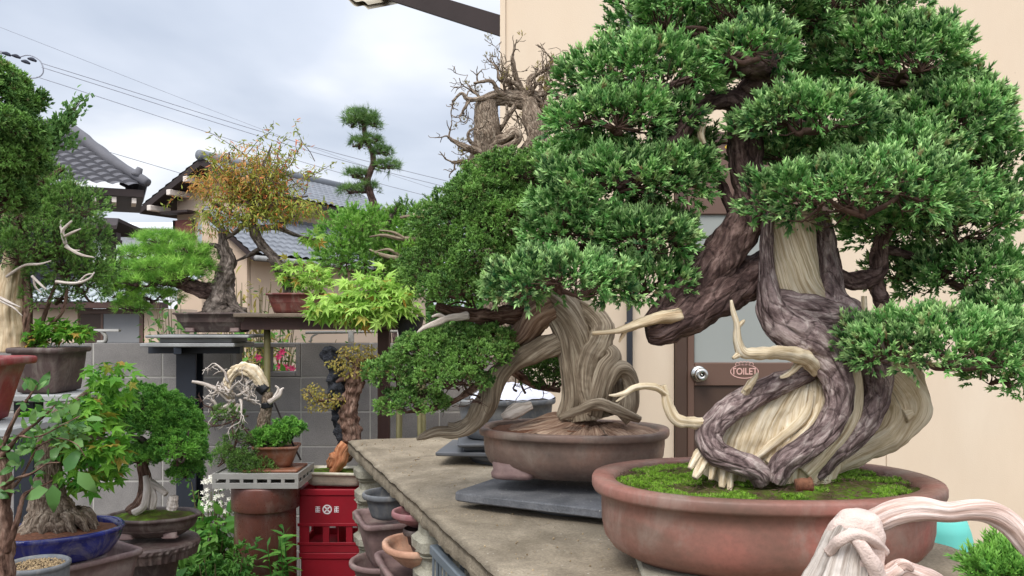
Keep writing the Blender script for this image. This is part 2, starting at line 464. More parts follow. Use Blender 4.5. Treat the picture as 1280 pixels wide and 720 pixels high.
def M_leaf(name, c0, c1, tip, tipamt=.8, alt=None, altp=.9, trans=.25, rough=.55, tip0=.35):
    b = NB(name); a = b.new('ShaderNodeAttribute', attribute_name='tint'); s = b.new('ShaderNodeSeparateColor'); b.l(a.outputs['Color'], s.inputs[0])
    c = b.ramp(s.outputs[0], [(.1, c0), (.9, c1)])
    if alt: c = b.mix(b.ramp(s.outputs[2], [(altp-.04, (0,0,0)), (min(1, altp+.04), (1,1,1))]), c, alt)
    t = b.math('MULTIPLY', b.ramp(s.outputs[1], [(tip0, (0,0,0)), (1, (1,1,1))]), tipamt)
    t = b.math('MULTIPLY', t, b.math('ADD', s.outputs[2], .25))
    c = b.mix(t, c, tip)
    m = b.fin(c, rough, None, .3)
    if trans:
        tr = b.new('ShaderNodeBsdfTranslucent'); b.l(c, tr.inputs[0]); mx = b.new('ShaderNodeMixShader'); mx.inputs[0].default_value = trans
        b.l(b.b.outputs[0], mx.inputs[1]); b.l(tr.outputs[0], mx.inputs[2]); b.l(mx.outputs[0], b.out.inputs[0])
    return m
def M_pot(name, c0, c1, c2, rough=.5, scale=4., spec=.35, bump=.0006, band=None):
    b = NB(name); v = b.coord((1,1,2.2)); n = b.noise(v, scale, 4, .5, .6); c = b.ramp(n, [(.3, c0), (.5, c1), (.68, c2)])
    n2 = b.noise(b.coord(), 70, 5, .7); c = b.mix(b.math('MULTIPLY', b.ramp(n2, [(.4,(0,0,0)),(.75,(1,1,1))]), .35), c, mul(c0, .6))
    d = b.ramp(b.noise(b.coord((1,1,.5)), scale*2.2, 5, .7, .8), [(.5,(0,0,0)),(.7,(1,1,1))]); c = b.mix(b.math('MULTIPLY', d, .4), c, (.34,.30,.25))
    return b.fin(c, b.ramp(n2, [(.3, (rough-.08,)*3), (.7, (rough+.12,)*3)]), b.bump(n2, bump), spec)
def M_concrete(name, c0, c1, sp=True, bump=.003, scale=5.):
    b = NB(name); v = b.coord(); n = b.noise(v, scale, 7, .65, .3); c = b.ramp(n, [(.28, c0), (.72, c1)])
    n2 = b.noise(v, 160, 4, .6)
    c = b.mix(b.ramp(n2, [(.3,(.5,)*3),(.7,(0,)*3)]), c, mul(c0, .55))
    if sp:
        vo = b.vor(v, 75, 'F1'); k = b.vor(v, 75, 'F1', 'Color'); s = b.new('ShaderNodeSeparateColor'); b.l(k, s.inputs[0])
        g = b.math('MULTIPLY', b.ramp(vo, [(.12,(1,)*3),(.2,(0,)*3)]), b.ramp(s.outputs[0], [(.9,(0,)*3),(.93,(1,)*3)]))
        c = b.mix(b.math('MULTIPLY', g, .8), c, (.55,.52,.46))
        st = b.ramp(b.noise(b.coord((1,1,1)), 2.2, 6, .7, 1.0), [(.5,(0,)*3),(.66,(1,)*3)]); c = b.mix(b.math('MULTIPLY', st, .55), c, mul(c0, .62))
    h = b.math('ADD', n2, b.math('MULTIPLY', n, 1.2))
    return b.fin(c, .88, b.bump(h, bump, .8), .2)
MAT = {}
MAT['concrete'] = M_concrete('weathered_concrete', sg(118,107,90), sg(186,172,150), bump=.0035)
MAT['block_wall'] = M_concrete('wall_block', sg(122,118,115), sg(164,159,154), sp=False, bump=.0015, scale=2.5)
MAT['mortar'] = M_plain('mortar', sg(172,168,160), .9, .1, 20)
MAT['lightblock'] = M_concrete('pale_block', sg(140,136,120), sg(196,190,172), sp=False, scale=9)
def wallmat():
    b = NB('cream_siding'); v = b.coord(); n = b.noise(b.coord((1.6,1.6,.5)), 1.6, 6, .6); n2 = b.noise(v, 1.1, 3)
    c = b.ramp(n, [(.3, sg(212,192,168)), (.6, sg(221,203,180))]); c = b.mix(b.ramp(n2, [(.35,(0,)*3),(.7,(.7,)*3)]), c, sg(224,202,175))
    d = b.ramp(b.noise(b.coord((6,6,.25)), 2.5, 6, .7, .3), [(.64,(0,)*3),(.82,(.22,)*3)]); c = b.mix(d, c, sg(186,170,150))
    s = b.ramp(b.vor(v, 9), [(.02,(.5,)*3),(.05,(0,)*3)]); c = b.mix(s, c, sg(170,150,126))
    return b.fin(c, .78, b.bump(b.noise(v, 170, 4, .6), .0012, .7), .2)
MAT['render_wall'] = wallmat()
MAT['render_side'] = MAT['render_wall']
MAT['door_brown'] = M_plain('brown_aluminium', sg(104,80,68), .4, .05, 3, spec=.4)
MAT['door_dark'] = M_plain('dark_brown_panel', sg(78,60,50), .45, .06, 3)
MAT['frosted'] = M_plain('frosted_glass', sg(150,153,148), .6, .05, 2, .0004, 240, .15)
MAT['steel'] = M_plain('brushed_steel', (.62,.6,.56), .22, .05, 20, metal=1.)
MAT['pink_letter'] = M_plain('pink_print', sg(214,170,158), .6, .05)
MAT['yellow_print'] = M_plain('yellow_print', sg(214,178,60), .6, .05)
MAT['turq_tag'] = M_plain('turquoise_plastic', sg(60,190,160), .4, .05)
MAT['dark_pipe'] = M_plain('dark_pipe', sg(64,66,72), .4, .05)
MAT['black_steel'] = M_plain('black_steel', sg(38,42,50), .45, .15, 8)
MAT['brown_steel'] = M_plain('rusty_brown_steel', sg(74,52,46), .6, .25, 6, .001, 90)
MAT['grey_board'] = M_plain('grey_board', sg(150,150,148), .7, .15, 9, .001, 80, dirt=sg(90,86,80))
MAT['oldwood'] = M_plain('weathered_plank', sg(112,98,84), .8, .25, 14, .002, 60)
MAT['granite'] = M_concrete('granite_slab', sg(92,94,98), sg(140,140,142), bump=.002, scale=12)
MAT['dark_plate'] = M_plain('dark_grey_plate', sg(88,90,94), .5, .12, 9, dirt=sg(120,116,110))
MAT['pot1'] = M_pot('reddish_clay', sg(108,86,74), sg(144,100,88), sg(172,106,94), .5, 3.0)
MAT['pot2'] = M_pot('brown_clay', sg(98,84,76), sg(132,108,96), sg(162,122,104), .52, 3.5)
MAT['potdark'] = M_pot('dark_brown_clay', sg(66,54,52), sg(86,70,66), sg(102,84,78), .5, 6.)
MAT['potred'] = M_pot('red_clay', sg(116,42,44), sg(142,52,54), sg(150,64,62), .42, 5.)
MAT['potblue'] = M_pot('blue_glaze', sg(22,26,76), sg(30,36,112), sg(44,52,140), .16, 7., .6)
MAT['potgrey'] = M_pot('grey_clay', sg(84,86,90), sg(108,110,112), sg(130,130,128), .55, 8.)
MAT['potblack'] = M_plain('black_plastic', sg(30,31,34), .45, .2, 10)
MAT['terracotta'] = M_pot('terracotta', sg(170,124,100), sg(204,158,130), sg(216,176,148), .65, 7.)
MAT['pinkpot'] = M_pot('pink_clay', sg(136,92,94), sg(156,108,108), sg(166,120,116), .6, 7.)
MAT['mauve'] = M_pot('mauve_clay', sg(104,84,82), sg(128,104,100), sg(146,122,116), .6, 7.)
MAT['cream'] = M_pot('cream_glaze', sg(186,176,154), sg(214,204,182), sg(224,216,198), .3, 6., .5)
MAT['brownpot'] = M_pot('orange_brown_clay', sg(112,70,50), sg(136,86,62), sg(150,100,74), .5, 7.)
MAT['pipe_clay'] = M_pot('glazed_pipe', sg(70,42,36), sg(104,62,52), sg(122,76,64), .3, 3., .5)
MAT['crate_red'] = M_plain('red_plastic', sg(148,20,36), .45, .12, 7, dirt=sg(130,40,46))
MAT['crate_grey'] = M_plain('grey_plastic', sg(104,112,118), .5, .1, 8)
MAT['white_print'] = M_plain('white_print', sg(236,226,226), .6, .04)
MAT['soil'] = M_plain('dark_soil', sg(74,60,48), .95, .5, 90, .004, 160, dirt=sg(118,104,84), dirtamt=.6)
MAT['soil_red'] = M_plain('red_brown_soil', sg(112,74,54), .95, .4, 120, .004, 180)
MAT['ground'] = M_plain('ground_earth', sg(96,86,72), .95, .3, 3, .01, 30, dirt=sg(70,76,50))
MAT['road'] = M_plain('asphalt', (.06,.06,.06), .9, .15, 6, .002, 150)
def moss():
    b = NB('moss'); v = b.coord(); n = b.noise(v, 16, 5, .6); n2 = b.noise(v, 130, 4, .6)
    c = b.ramp(n, [(.36, sg(84,72,50)), (.46, sg(84,92,40)), (.58, sg(104,136,42)), (.74, sg(126,168,50))]); c = b.mix(b.math('MULTIPLY', n2, .5), c, sg(46,58,24))
    return b.fin(c, .95, b.bump(n2, .004, .9), .1)
MAT['moss'] = moss()
MAT['mossblade'] = M_leaf('moss_blades', sg(76,102,32), sg(138,186,54), sg(180,214,92), .6, sg(168,158,110), .93)
MAT['bark1'] = M_bark('purple_brown_bark', sg(88,72,70), sg(144,124,120), sg(192,176,168), 42., .005, .34)
MAT['bark_dark'] = M_bark('dark_bark', sg(66,51,48), sg(106,84,78), sg(148,124,116), 42., .005, .34)
MAT['bark_grey'] = M_bark('grey_bark', sg(70,62,56), sg(112,100,92), sg(150,138,128), 30., .004, .4)
MAT['bark_brown'] = M_bark('brown_bark', sg(76,54,44), sg(126,98,84), sg(160,134,118), 40., .004, .25)
MAT['bark_tan'] = M_bark('tan_bark', sg(104,88,74), sg(148,130,112), sg(184,168,148), 80., .003, .35)
MAT['dead1'] = M_wood('cream_deadwood', sg(170,148,114), sg(222,204,172), sg(240,228,204), ca=.5, crack=sg(120,96,70))
MAT['dead_tan'] = M_wood('tan_deadwood', sg(166,140,108), sg(206,184,150), sg(226,208,176))
MAT['dead2'] = M_wood('grey_deadwood', sg(104,90,74), sg(150,134,114), sg(186,172,150), ca=.7, crack=sg(64,52,42))
MAT['dead3'] = M_wood('brown_deadwood', sg(104,78,64), sg(152,124,104), sg(184,158,136))
MAT['dead_white'] = M_wood('white_deadwood', sg(160,146,134), sg(206,194,182), sg(228,218,208), ca=.3)
MAT['dead_pink'] = M_wood('pinkish_driftwood', sg(176,144,130), sg(214,188,174), sg(238,220,210), ca=.4, crack=sg(120,90,80))
MAT['twig'] = M_plain('twig_brown', sg(86,64,54), .8, .25, 40)
MAT['twig_grey'] = M_plain('twig_grey', sg(140,126,112), .8, .2, 40)
MAT['wrap'] = M_plain('coarse_wrap', sg(214,192,180), .95, .16, 30, .004, 320, .1)
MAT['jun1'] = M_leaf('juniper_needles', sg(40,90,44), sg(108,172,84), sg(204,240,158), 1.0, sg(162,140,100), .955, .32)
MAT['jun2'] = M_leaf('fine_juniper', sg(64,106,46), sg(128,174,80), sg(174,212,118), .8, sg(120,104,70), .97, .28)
MAT['jun3'] = M_leaf('bright_juniper', sg(66,126,46), sg(122,182,68), sg(160,210,100), .8, None, .9, .25)
MAT['cypress'] = M_leaf('feathery_cypress', sg(108,168,64), sg(164,214,100), sg(200,232,140), .7, None, .9, .38)
MAT['pine'] = M_leaf('pine_needles', sg(96,150,54), sg(162,210,92), sg(190,228,124), .6, None, .9, .25)
MAT['pine_dark'] = M_leaf('dark_pine_needles', sg(72,106,52), sg(120,156,82), sg(160,188,112), .6, None, .9, .2)
MAT['maple_top'] = M_leaf('orange_maple', sg(170,130,60), sg(214,150,84), sg(226,160,100), .4, sg(150,150,62), .62, .35)
MAT['maple_g'] = M_leaf('green_maple', sg(128,176,62), sg(190,222,116), sg(220,234,156), .5, sg(206,164,84), .93, .35)
MAT['maple_g2'] = M_leaf('green_maple_deep', sg(66,130,34), sg(136,190,66), sg(186,214,110), .5, sg(190,150,70), .95, .35)
MAT['maple_o'] = M_leaf('autumn_maple', sg(112,134,48), sg(178,178,80), sg(206,176,92), .4, sg(214,124,76), .86, .35)
MAT['leaf_tan'] = M_leaf('tan_leaves', sg(130,116,52), sg(176,156,84), sg(196,170,96), .5, sg(150,146,64), .7, .3)
MAT['leaf_quince'] = M_leaf('glossy_leaf', sg(70,114,54), sg(120,158,88), sg(160,186,126), .5, None, .9, .3, .35)
MAT['leaf_weed'] = M_leaf('weed_leaf', sg(62,116,42), sg(112,166,68), sg(146,190,92), .4, None, .9, .3)
MAT['leaf_dark'] = M_leaf('hedge_leaf', sg(48,92,34), sg(98,140,58), sg(140,176,84), .5, None, .9, .25)
MAT['petal_white'] = M_plain('white_petal', sg(240,236,222), .6, .04)
MAT['petal_pink'] = M_leaf('pink_petal', sg(206,50,100), sg(236,96,140), sg(240,130,160), .4, None, .9, .3)
MAT['tile'] = M_plain('grey_roof_tile', sg(98,97,101), .8, .15, 3, .002, 30)
MAT['tile_mid'] = M_plain('blue_grey_roof_tile', sg(120,123,128), .75, .12, 2, .002, 30)
MAT['darkwood'] = M_plain('dark_timber', sg(52,42,40), .7, .2, 4)
MAT['darkwall'] = M_plain('dark_wall', sg(44,46,58), .7, .15, 2)
MAT['creamwall'] = M_plain('cream_plaster', sg(214,190,166), .85, .05, .8)
MAT['creamwall2'] = M_plain('pale_plaster', sg(226,214,202), .85, .05, .8)
MAT['whitewall'] = M_plain('white_sheet', sg(236,238,242), .6, .02, .5)
MAT['window_red'] = M_plain('red_curtain', sg(150,84,72), .5, .12, 3)
MAT['pane'] = M_plain('window_glass', sg(168,178,184), .15, .06, 2, spec=.6)
MAT['shutter'] = M_plain('grey_shutter', sg(132,132,132), .55, .06, 2)
MAT['metalroof'] = M_plain('pale_metal_roof', sg(176,182,182), .45, .08, 2)
MAT['wire'] = M_plain('cable', sg(150,152,162), .6, .05)
MAT['sheet_turq'] = M_plain('turquoise_sheet', sg(112,206,190), .55, .06, 6)
MAT['bag_white'] = M_plain('white_plastic_sheet', sg(220,220,232), .4, .05, 9)
MAT['rock'] = M_concrete('dark_rock', sg(38,40,46), sg(92,94,100), sp=False, bump=.02, scale=14)
MAT['orange_root'] = M_wood('orange_root', sg(140,84,56), sg(184,122,84), sg(204,150,112))
MAT['bamboo'] = M_plain('mossy_bamboo', sg(102,96,62), .6, .2, 12)
MAT['white_plastic'] = M_plain('white_plastic_tray', sg(160,157,150), .5, .1, 12, dirt=sg(140,130,118))
# ------------------------------------------------------------------ setting
def ground():
    g = grid(lambda u, v: np.stack([(u-.5)*240, -40+v*260, np.zeros_like(u)], -1), 40, 40)
    tag(mk('ground', g, MAT['ground'], origin=(0,0,0)), kind='structure')
    tag(mk('road', (np.array([[-120,7.2,.004],[120,7.2,.004],[120,10.2,.004],[-120,10.2,.004]]), [np.array([[0,1,2,3]])]), MAT['road'], origin=(0,0,0)), kind='structure')
ground()
# block wall -------------------------------------------------------------
WY = 4.85
def block_wall():
    t = thing('block_wall', 'grey concrete block garden wall behind the bonsai stands', 'wall', (-3, WY, 0))
    bl, mo = [], []
    x0 = -7.0; nx = 18; xw = P(376, 0, WY)[0]     # a joint seen at px 376
    k0 = math.floor((xw-x0)/.4); sx = xw-k0*.4
    for r in range(7):
        for i in range(-1, nx+1):
            xa = sx+i*.4
            if r == 6-0 and i == k0-1: continue
            if xa > -.06: continue
            bl.append(box(xa+.004, xa+.396, WY, WY+.1, r*.2+.004, r*.2+.196, .003))
    mk('blocks', bl, MAT['block_wall'], t, smooth=False)
    xo = sx+(k0-1)*.4
    mo.append(box(sx-.4, xo, WY+.003, WY+.097, 0, 1.396, 0)); mo.append(box(xo+.4, sx+nx*.4-.4, WY+.003, WY+.097, 0, 1.396, 0))
    mo.append(box(xo+.001, xo+.399, WY+.003, WY+.097, 0, 1.2, 0))
    mk('mortar', mo, MAT['mortar'], t, smooth=False)
    f = [box(xo+.003, xo+.03, WY, WY+.1, 1.203, 1.397, .003), box(xo+.37, xo+.397, WY, WY+.1, 1.203, 1.397, .003),
         box(xo+.031, xo+.369, WY, WY+.1, 1.203, 1.23, .003), box(xo+.031, xo+.369, WY, WY+.1, 1.372, 1.397, .003),
         box(xo+.185, xo+.215, WY+.001, WY+.099, 1.231, 1.371, .003)]
    mk('openwork_block', f, MAT['block_wall'], t, smooth=False)
block_wall()
# toilet building ----------------------------------------------------------
BY = 4.3; BX = P(628, 0, BY)[0]
def building():
    t = thing('toilet_building', 'cream walled outbuilding with a brown door', 'building', (BX, BY, 0))
    dx0 = P(843, 0, BY)[0]; dx1 = dx0+.80; dtop = P(0, 166, BY)[2]
    joints = [BX, dx0, dx1, P(1108,0,BY)[0], 3.6, 4.6]
    w = []
    for a, b in zip(joints[:-1], joints[1:]):
        z0 = dtop if abs(a-dx0) < 1e-6 else 0
        w.append(box(a+.0015, b-.0015, BY, BY+.12, z0, 3.4, .002))
    w.append(box(BX, BX+.12, BY+.122, BY+3.6, 0, 3.4, .002)); w.append(box(4.48, 4.6, BY+.122, BY+3.6, 0, 3.4, .002)); w.append(box(BX+.121, 4.479, BY+3.48, BY+3.6, 0, 3.4, .002))
    mk('wall', w, MAT['render_wall'], t, smooth=False)
    mk('trim', [box(BX-.012, BX+.016, BY-.012, BY-.0005, 0, 3.4, .002)], MAT['render_wall'], t, smooth=False)
    rf = mk('roof', [box(BX-.02, 4.7, BY-.05, BY+3.7, 3.402, 3.48, .01)], MAT['darkwood'], t, smooth=False)
    # door
    d = mk('door', [box(dx0+.062, dx0+.098, BY-.022, BY+.02, .25, dtop-.06), box(dx1-.098, dx1-.062, BY-.022, BY+.02, .25, dtop-.06),
        box(dx0+.0985, dx1-.0985, BY-.0215, BY+.0195, P(0,482,BY)[2], P(0,453,BY)[2]), box(dx0+.0985, dx1-.0985, BY-.0215, BY+.0195, dtop-.42, dtop-.06),
        box(dx0+.0985, dx1-.0985, BY-.0215, BY+.0195, .25, .35)], MAT['door_brown'], t, smooth=False)
    mk('door_frame', [box(dx0+.002, dx0+.058, BY-.035, BY+.05, .24, dtop-.002), box(dx1-.058, dx1-.002, BY-.035, BY+.05, .24, dtop-.002), box(dx0+.0585, dx1-.0585, BY-.034, BY+.049, dtop-.057, dtop-.0025)], MAT['door_dark'], t, smooth=False)
    mk('door_step', [box(dx0-.1, dx1+.1, BY-.3, BY-.002, 0, .238, .01)], MAT['concrete'], t, smooth=False)
    mk('glass', [box(dx0+.099, dx1-.099, BY-.005, BY+.005, P(0,453,BY)[2]+.0005, dtop-.4205, 0)], MAT['frosted'], d, smooth=False)
    mk('panel', [box(dx0+.099, dx1-.099, BY-.008, BY+.008, .3505, P(0,482,BY)[2]-.0005, 0)], MAT['door_dark'], d, smooth=False)
    k = P(874, 467, BY); kz, kx = k[2], k[0]
    def lathe_y(prof, x, z, y):
        M = 28; a = np.linspace(0, 2*PI, M, endpoint=False); rows = [np.stack([x+np.cos(a)*r, np.full(M, y-h), z+np.sin(a)*r], -1) for r, h in prof]
        V = np.vstack(rows); R = len(prof); i = np.arange(R-1)[:,None]*M; j = np.arange(M)[None,:]; j2 = (j+1)%M
        return (V, [np.stack([i+j, i+M+j, i+M+j2, i+j2], -1).reshape(-1,4), (np.arange(M)+(R-1)*M).copy()])
    mk('knob', [lathe_y([(.043,0),(.043,.006),(.036,.014),(.02,.018),(.018,.035),(.028,.042),(.034,.055),(.034,.075),(.029,.083),(.012,.084),(.010,.08)], kx-.008, kz, BY-.0216)], MAT['steel'], d)
    mk('latch_tag', [box(P(861,0,BY)[0], P(867,0,BY)[0], BY-.012, BY-.0055, P(0,433,BY)[2], P(0,424,BY)[2], .001)], MAT['turq_tag'], d, smooth=False)
    # TOILET lettering in an oval
    def text(body, size, x, z, y, mat, name, par, shear=0., wide=1.):
        c = bpy.data.curves.new(name, 'FONT'); c.body = body; c.size = size; c.extrude = .0006; c.align_x = 'CENTER'; c.align_y = 'CENTER'; c.offset = size*.018
        o = bpy.data.objects.new('tmp', c); COL.objects.link(o); dg = bpy.context.evaluated_depsgraph_get(); dg.update()
        me = bpy.data.meshes.new_from_object(o.evaluated_get(dg)); V = np.array([v.co[:] for v in me.vertices]); Fs = [np.array(p.vertices[:]) for p in me.polygons]
        bpy.data.objects.remove(o); bpy.data.meshes.remove(me)
        W = np.stack([x+V[:,0]*wide, np.full(len(V), y)-V[:,2], z+V[:,1]], -1); return (W, Fs)
    c = P(929, 464, BY); yy = BY-.0225
    def ring(x, z, ax, az, w):
        a = np.linspace(0, 2*PI, 48, endpoint=False); V = np.vstack([np.stack([x+np.cos(a)*(ax+s), np.full(48, yy-.0006), z+np.sin(a)*(az+s)], -1) for s in (0, w)])
        j = np.arange(48); return (V, [np.stack([j, (j+1)%48, (j+1)%48+48, j+48], -1)])
    s = [text('TOILET', .047, c[0], c[2]-.001, yy, None, 't', d, wide=.86), ring(c[0], c[2], .068, .032, .0045)]
    for i in range(5): s.append(ring(c[0]-.036+.018*i, c[2]+.043-.0022*abs(i-2)**1.5, .0075, .0075, .003))
    mk('toilet_lettering', s, MAT['pink_letter'], d, smooth=False)
    c = P(913, 185, BY)
    V = np.array([[-.036,0,0],[-.018,0,.018],[-.018,0,.022],[.036,0,.022],[.036,0,-.022],[-.018,0,-.022],[-.018,0,-.018]]); Vi = V*.8
    n = len(V); W = np.vstack([V, Vi])+np.array([c[0], yy-.0006, c[2]]); j = np.arange(n)
    mk('yellow_sign', [(W, [np.stack([j, j+n, (j+1)%n+n, (j+1)%n], -1)])]+[box(c[0]+a, c[0]+b, yy-.001, yy-.0004, c[2]+e, c[2]+f, 0) for a,b,e,f in ((-.012,-.008,-.012,.012),(-.008,.0,-.012,-.008),(.004,.018,-.002,.002),(.009,.013,-.012,.012))], MAT['yellow_print'], d, smooth=False)
    # drain pipe and awning
    px = P(786, 0, BY)[0]
    mk('drain_pipe', [tube([(px, BY-.03, .02), (px, BY-.03, 3.41)], .016, seg=12, n=2)]+[box(px-.022, px+.022, BY-.05, BY-.001, z, z+.02) for z in (.7, 1.5, 2.4, 3.2)], MAT['dark_pipe'], t)
    a = P(640, 47, 4.75); b = P(470, -16, 5.6)
    aw = mk('awning', [bar(a+np.array([.12,-.02,0]), b, .12, .11)], MAT['darkwood'], t, smooth=False)
    # corrugated sheet whose near corner looks into the frame
    q0 = P(460, 12, 5.3)
    def sheet(u, v):
        x = q0[0]-v*1.6+u*.55; y = q0[1]+u*1.6-v*.5; z = q0[2]+v*.5+u*.75+.012*np.sin(v*100)
        return np.stack([x, y, z], -1)
    g = grid(sheet, 6, 220); g2 = (g[0]+np.array([0,0,.03]), g[1])
    mk('awning_sheet', [g, g2], M_plain('old_corrugated', sg(176,166,146), .6, .15, 5), aw)
building()
# ------------------------------------------------------------------ bench
BO = np.array([-.766, 3.92]); BD = np.array([.3315,-.9434]); BP = np.array([.9434,.3315]); BZ = .97
BA = math.atan2(BP[1], BP[0])
def bxy(t, s): return BO+BD*t+BP*s
def slab(name, label, t0, t1, w, z0, z1, mat, seed, cut=.03):
    c = bxy((t0+t1)/2, w/2)
    nu, nv = 90, 50; L = t1-t0
    def top(u, v): return np.stack([(v-.5)*w, (.5-u)*L, np.zeros_like(u)], -1)
    V, Q = grid(top, nu, nv)
    e = np.minimum(np.minimum(V[:,0]+w/2, w/2-V[:,0]), np.minimum(V[:,1]+L/2, L/2-V[:,1]))
    er = np.clip(e/.02, 0, 1)
    V[:,2] = z1+wob(V, 5, seed)*.0025-(1-er)**2*.007+wob(V, 30, seed+1)*.0008
    dx = wob(V*np.array([1,1,0])+seed, 9, seed+2)*.004*(1-np.clip(e/.06,0,1)); V[:,0] += dx; V[:,1] += dx
    # chipped corners
    r = np.random.default_rng(seed)
    # side skirt
    i = np.arange(nu); top_idx = i*nv; loop = list(range(0, nv))+[k*nv+nv-1 for k in range(1, nu)]+[(nu-1)*nv+k for k in range(nv-2,-1,-1)]+[k*nv for k in range(nu-2,0,-1)]
    m = len(loop); rows = [np.array(loop)]; VV = [V]; off = len(V)
    for f in (.25, .6, .9, 1.0):
        W = V[loop].copy(); W[:,2] = z1-.007-(z1-.007-z0)*f; d = nrm(np.stack([np.sign(W[:,0])*(np.abs(W[:,0])>w/2-.012), np.sign(W[:,1])*(np.abs(W[:,1])>L/2-.012), 0*W[:,0]], -1)+1e-9)
        W[:,:2] += (d*(wob(W, 22, seed+5)*.006-(.006 if f == 1 else 0))[:,None])[:,:2]
        VV.append(W); rows.append(off+np.arange(m)); off += m
    fs = list(Q)
    for a, b in zip(rows[:-1], rows[1:]): fs.append(np.stack([a, b, np.roll(b,-1), np.roll(a,-1)], -1))
    fs.append(rows[-1].copy())
    V = np.vstack(VV); g = rotz((V, fs), (0,0), BA); W = g[0]+np.array([c[0], c[1], 0])
    o = mk(name, (W, fs), mat, origin=(c[0], c[1], z0)); return tag(o, label, 'bench slab')
slab('concrete_slab', 'rough concrete bench slab farther back, carrying the brown oval pot', 0, 1.494, .80, .91, BZ, MAT['concrete'], 3)
slab('concrete_slab', 'rough concrete bench slab nearest the viewer, under the reddish pot', 1.5, 3.2, 1.15, .91, BZ, MAT['concrete'], 8)
def block_proto(c, z0, h, label):
    t = thing('concrete_block', label, 'concrete block', (c[0], c[1], z0), 'pale blocks stacked as bench legs')
    pr = [(.012,0),(.0,.012),(.0,h*.42),(.018,h*.58),(.018,h*.86),(.006,h)]
    g = loft(c[0], c[1], z0, .10, .075, 5, BA, pr, 40, capend=True); V = g[0]; V += (wob(V, 26, 4)*.003)[:,None]*np.array([1,1,0])
    mk('block', [(V, g[1])], MAT['lightblock'], t, smooth=False)
    return t
c = bxy(.12, .115); hb = .91/9
ordn = ['topmost', 'second', 'third', 'fourth', 'fifth', 'sixth', 'seventh', 'eighth', 'ninth']
pb = block_proto(c, .91-hb, hb-.0005, 'pale concrete block at the bench corner, topmost of its stack')
for k in range(1, 9):
    o = copy_tree(pb, (c[0]+.006*math.sin(k*2.1), c[1]+.006*math.cos(k*3.7), .91-hb*(k+1)), 'pale concrete block at the bench corner, %s from the top of its stack' % ordn[k])
c2 = bxy(1.40, .10)
for k in range(0, 9):
    o = copy_tree(pb, (c2[0]+.006*math.sin(k*1.3), c2[1]+.006*math.cos(k*2.9), .91-hb*(k+1)), ('pale concrete block under the slab joint, topmost of its stack' if k == 0 else 'pale concrete block under the slab joint, %s from the top of its stack' % ordn[k]))
def pillar(c, label):
    o = mk('concrete_pillar', [loft(c[0], c[1], 0, .09, .09, 6, BA, [(.0,0),(0,.905),(.004,.9095)], 32, capend=True)], MAT['lightblock'], origin=(c[0], c[1], 0), smooth=False)
    tag(o, label, 'pillar')
pillar(bxy(.15, .68), 'pale pillar under the far bench slab on its wall side')
pillar(bxy(1.75, 1.0), 'pale pillar under the near bench slab on its wall side')
pillar(bxy(3.05, .12), 'pale pillar under the near end of the bench')
pillar(bxy(3.05, 1.0), 'pale pillar under the near end of the bench on its wall side')
# store shelf under the bench
SZ = .50
def under():
    o = mk('plank_shelf', [rotz(box(*(np.array([[-.36,.36]])+0).ravel(), -1.3, 1.3, 0, .03), (0,0), BA)], MAT['oldwood'], origin=(0,0,0), smooth=False)
    c = bxy(1.45, .42); o.location = (c[0], c[1], SZ-.03); tag(o, 'low weathered plank shelf under the concrete bench', 'shelf')
    for k, t in enumerate((.45, 2.4)):
        c = bxy(t, .45); q = mk('brick_support', [rotz(box(c[0]-.2, c[0]+.2, c[1]-.06, c[1]+.06, 0, SZ-.031), c, BA)], MAT['lightblock'], origin=(c[0], c[1], 0), smooth=False)
        tag(q, 'pale block support holding the plank shelf, %s end' % ('far' if k == 0 else 'near'), 'support')
under()
def pot(name, label, c, z0, h, ax, ay, n, rot, mat, base=.05, lip=.015, lipt=.02, wall=.018, bulge=1.3, cat='pot', M=64, wav=None, parent=None, part='pot', foot=0., soil=None, feet=None, soilmat=None):
    g = loft(c[0], c[1], z0, ax, ay, n, rot, rimprof(h, base, bulge, lip, lipt, wall, foot), M, wav, cap=True, capend=soil is None)
    t = parent
    if parent is None: o = mk(name, [g], mat, origin=(c[0], c[1], z0)); tag(o, label, cat); return o
    o = mk(part, [g], mat, parent)
    if feet:
        k, fw, fh = feet
        for i in range(k):
            a = rot+PI/4+i*PI/2 if k == 4 else rot+i*2*PI/k
            aa = math.atan2(math.sin(a-rot)*ay, math.cos(a-rot)*ax)
            ex, ey = (ax-lip-base-.01)*math.cos(aa if k != 4 else math.atan2(.62*np.sign(math.sin(a-rot)), .78*np.sign(math.cos(a-rot)))), (ay-lip-base+.02)*math.sin(aa if k != 4 else math.atan2(.78*np.sign(math.sin(a-rot)), .62*np.sign(math.cos(a-rot))))
            fx = c[0]+ex*math.cos(rot)-ey*math.sin(rot); fy = c[1]+ex*math.sin(rot)+ey*math.cos(rot)
            gf = loft(fx, fy, z0, fw, fw*.6, 3.5, rot, [(.012,0),(.002,.005),(0,fh*.5),(.006,fh*.8),(.004,fh+.012)], 32, capend=True)
            mk('foot', [gf], MAT['mauve'], o)
    return o
